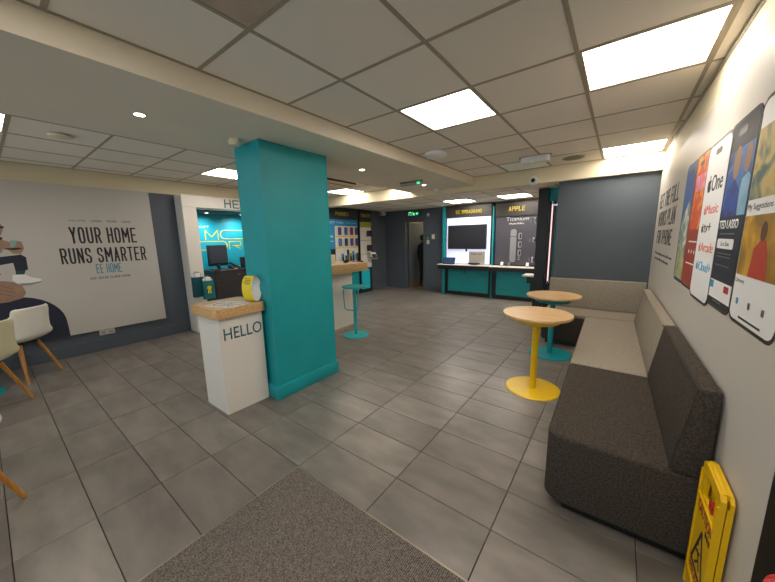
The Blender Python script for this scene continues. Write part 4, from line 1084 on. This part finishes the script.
flat('icon', rrect(-2.22, -2.14, 1.235, 1.27, .005), y-.0003, M_BLUEP, p, .0003); flat('icon', rrect(-1.97, -1.90, 1.235, 1.265, .005), y-.0003, M_RED, p, .0003)
flat('home_bar', [(-2.12, 1.175), (-1.99, 1.175), (-1.99, 1.181), (-2.12, 1.181)], y, M_STEEL, p, .0003)
# phone 5 (nearest): white app with two photographs
p, y = phone_print(1.40, 1.87, 0, M_WHP)
flat('photo', rrect(-1.845, -1.425, 1.62, 1.88, .006), y, pic('pic_gold', 'b99a3a', '4d6b62', 6, 'c9b171'), p, .0004)
txt('caption', 'My Suggestions', -1.84, -1.60, 1.575, 1.605, y, M_DARK, p, .0004)
flat('photo', rrect(-1.845, -1.425, 1.335, 1.56, .006), y, pic('pic_yellow', '8c6a17', 'd9a521', 5, 'b4881c'), p, .0004)
flat('photo_figure', [(-1.72, 1.335), (-1.70, 1.44), (-1.65, 1.47), (-1.60, 1.47), (-1.57, 1.42), (-1.55, 1.335)], y-.0004, mat('pp_robe', 'b23a22', .6), p, .0003)
flat('photo_figure', ell(-1.635, 1.50, .028, .035), y-.0004, mat('pp_shade', '5a3a2a', .6), p, .0003)
txt('caption', 'Library', -1.84, -1.74, 1.30, 1.32, y, M_DARK, p, .0004)
for k, m in enumerate((M_BLUEP, M_STEEL, M_STEEL)): flat('icon', rrect(-1.795+k*.13, -1.77+k*.13, 1.22, 1.245, .006), y, m, p, .0004)
flat('home_bar', [(-1.74, 1.172), (-1.52, 1.172), (-1.52, 1.18), (-1.74, 1.18)], y, M_DARK, p, .0003)
# phone 3: white, list of services
p, y = phone_print(2.20, 2.65, 2, M_WHP, 1.12, 1.985)
apple(-2.53, 1.725, .075, M_DARK, p, y); txt('service', 'One', -2.475, -2.26, 1.72, 1.805, y, M_DARK, p)
M_PINK = mat('print_pink', 'd9605e', .5); M_ORG = mat('print_orange', 'd6683a', .5); M_LBL = mat('print_lightblue', '3f9fd0', .5)
for s_, z, m, x1 in (('Music', 1.60, M_PINK, -2.27), ('tv+', 1.50, M_DARK, -2.36), ('Arcade', 1.395, M_ORG, -2.25), ('iCloud+', 1.29, M_LBL, -2.24)):
    apple(-2.545, z+.002, .042, m, p, y); txt('service', s_, -2.512, x1, z, z+.05, y, m, p)

# ------------------------------------------------------------------ wet floor sign
t = thing('wet_floor_sign', 'folded yellow wet floor caution sign leaning on the white wall by the sofa', 'floor sign', (.372, 1.53, 0), TH-PI/2)
def sign_panel(y0, y1):
    b = B(); hw = .118
    b.prism([(-hw, 0), (-hw+.06, 0), (-hw+.06, .03), (hw-.06, .03), (hw-.06, 0), (hw, 0), (hw, .47), (-hw, .47)], y0+.005, y1, 'Y')
    b.box(-hw, -hw+.045, y0+.005, y1, .47, .562).box(hw-.045, hw, y0+.005, y1, .47, .562)
    b.prism([(-hw, .562), (hw, .562), (hw, .585), (hw-.02, .602), (-hw+.02, .602), (-hw, .585)], y0+.005, y1, 'Y')
    b.box(-hw, -hw+.009, y0, y0+.005, .01, .56).box(hw-.009, hw, y0, y0+.005, .01, .56).box(-hw+.009, hw-.009, y0, y0+.005, .452, .461).box(-hw+.009, hw-.009, y0, y0+.005, .10, .109)
    return b
fp = part('front_panel', sign_panel(-.025, -.004), M_SIGNY, t)
part('rear_panel', sign_panel(-.001, .015), M_SIGNY, t)
part('hinge', B().tube([(-.10, -.0015, .594), (.10, -.0015, .594)], .013, 10), M_SIGNY, t)
part('red_clip', B().box(.005, .045, -.018, -.002, .472, .50), M_RED, t)
M_SRED = mat('sign_red', 'a3331c', .5)
txt('caution_word', 'CAUTION', -.10, .10, .395, .44, -.020, M_SRED, fp, .001, .02)
b = B()
for (a, c_) in (((-.08, .17), (.08, .17)), ((.08, .17), (0, .35)), ((0, .35), (-.08, .17))): strokes(b, [(a, c_)], .014, -.020, .0012)
part('triangle', b, M_DARK, fp, flat=True)
part('slipping_figure', strokes(B(), [((-.02, .26), (.01, .23)), ((.01, .23), (.03, .20)), ((.01, .23), (-.03, .19)), ((-.035, .245), (.015, .26))], .010, -.020, .0012).cyl((-.025, -.0215, .285), .011, .0015, 12, 'Y'), M_DARK, fp, flat=True)
txt('wet_words', 'WET FLOOR', -.09, .09, .125, .155, -.020, M_SRED, fp, .001, .01)
for k in range(3): flat('small_mark', rrect(.03+.022*k, .046+.022*k, .365, .385, .003), -.020, M_DARK, fp)

# ------------------------------------------------------------------ fire extinguisher on the black panel side
t = thing('fire_extinguisher', 'red fire extinguisher just showing at the bottom right corner', 'fire extinguisher', (.342, .845, .06))
part('body', B().lathe([(0, .28), (.055, .28), (.06, .29), (.06, .70), (.052, .745), (.022, .77), (0, .772)], seg=28), M_RED, t)
part('neck', B().cyl((0, 0, .768), .016, .03), M_STEEL, t)
part('lever', B().box(-.012, .012, -.10, .02, .80, .812).box(-.012, .012, -.09, .02, .825, .835), M_BLACK, t)
part('hose', B().tube([(0, .02, .79), (-.0, .075, .76), (-.0, .08, .60), (0, .075, .42)], .009, 8), M_BLACK, t)
part('bracket', B().box(.030, .040, -.03, .03, .45, .70).box(.0, .04, -.062, .062, .55, .57), M_BLACK, t)
part('label_band', B().lathe([(.0604, .45), (.0608, .45), (.0608, .62), (.0604, .62), (.0604, .45)], seg=28), M_WHP, t)
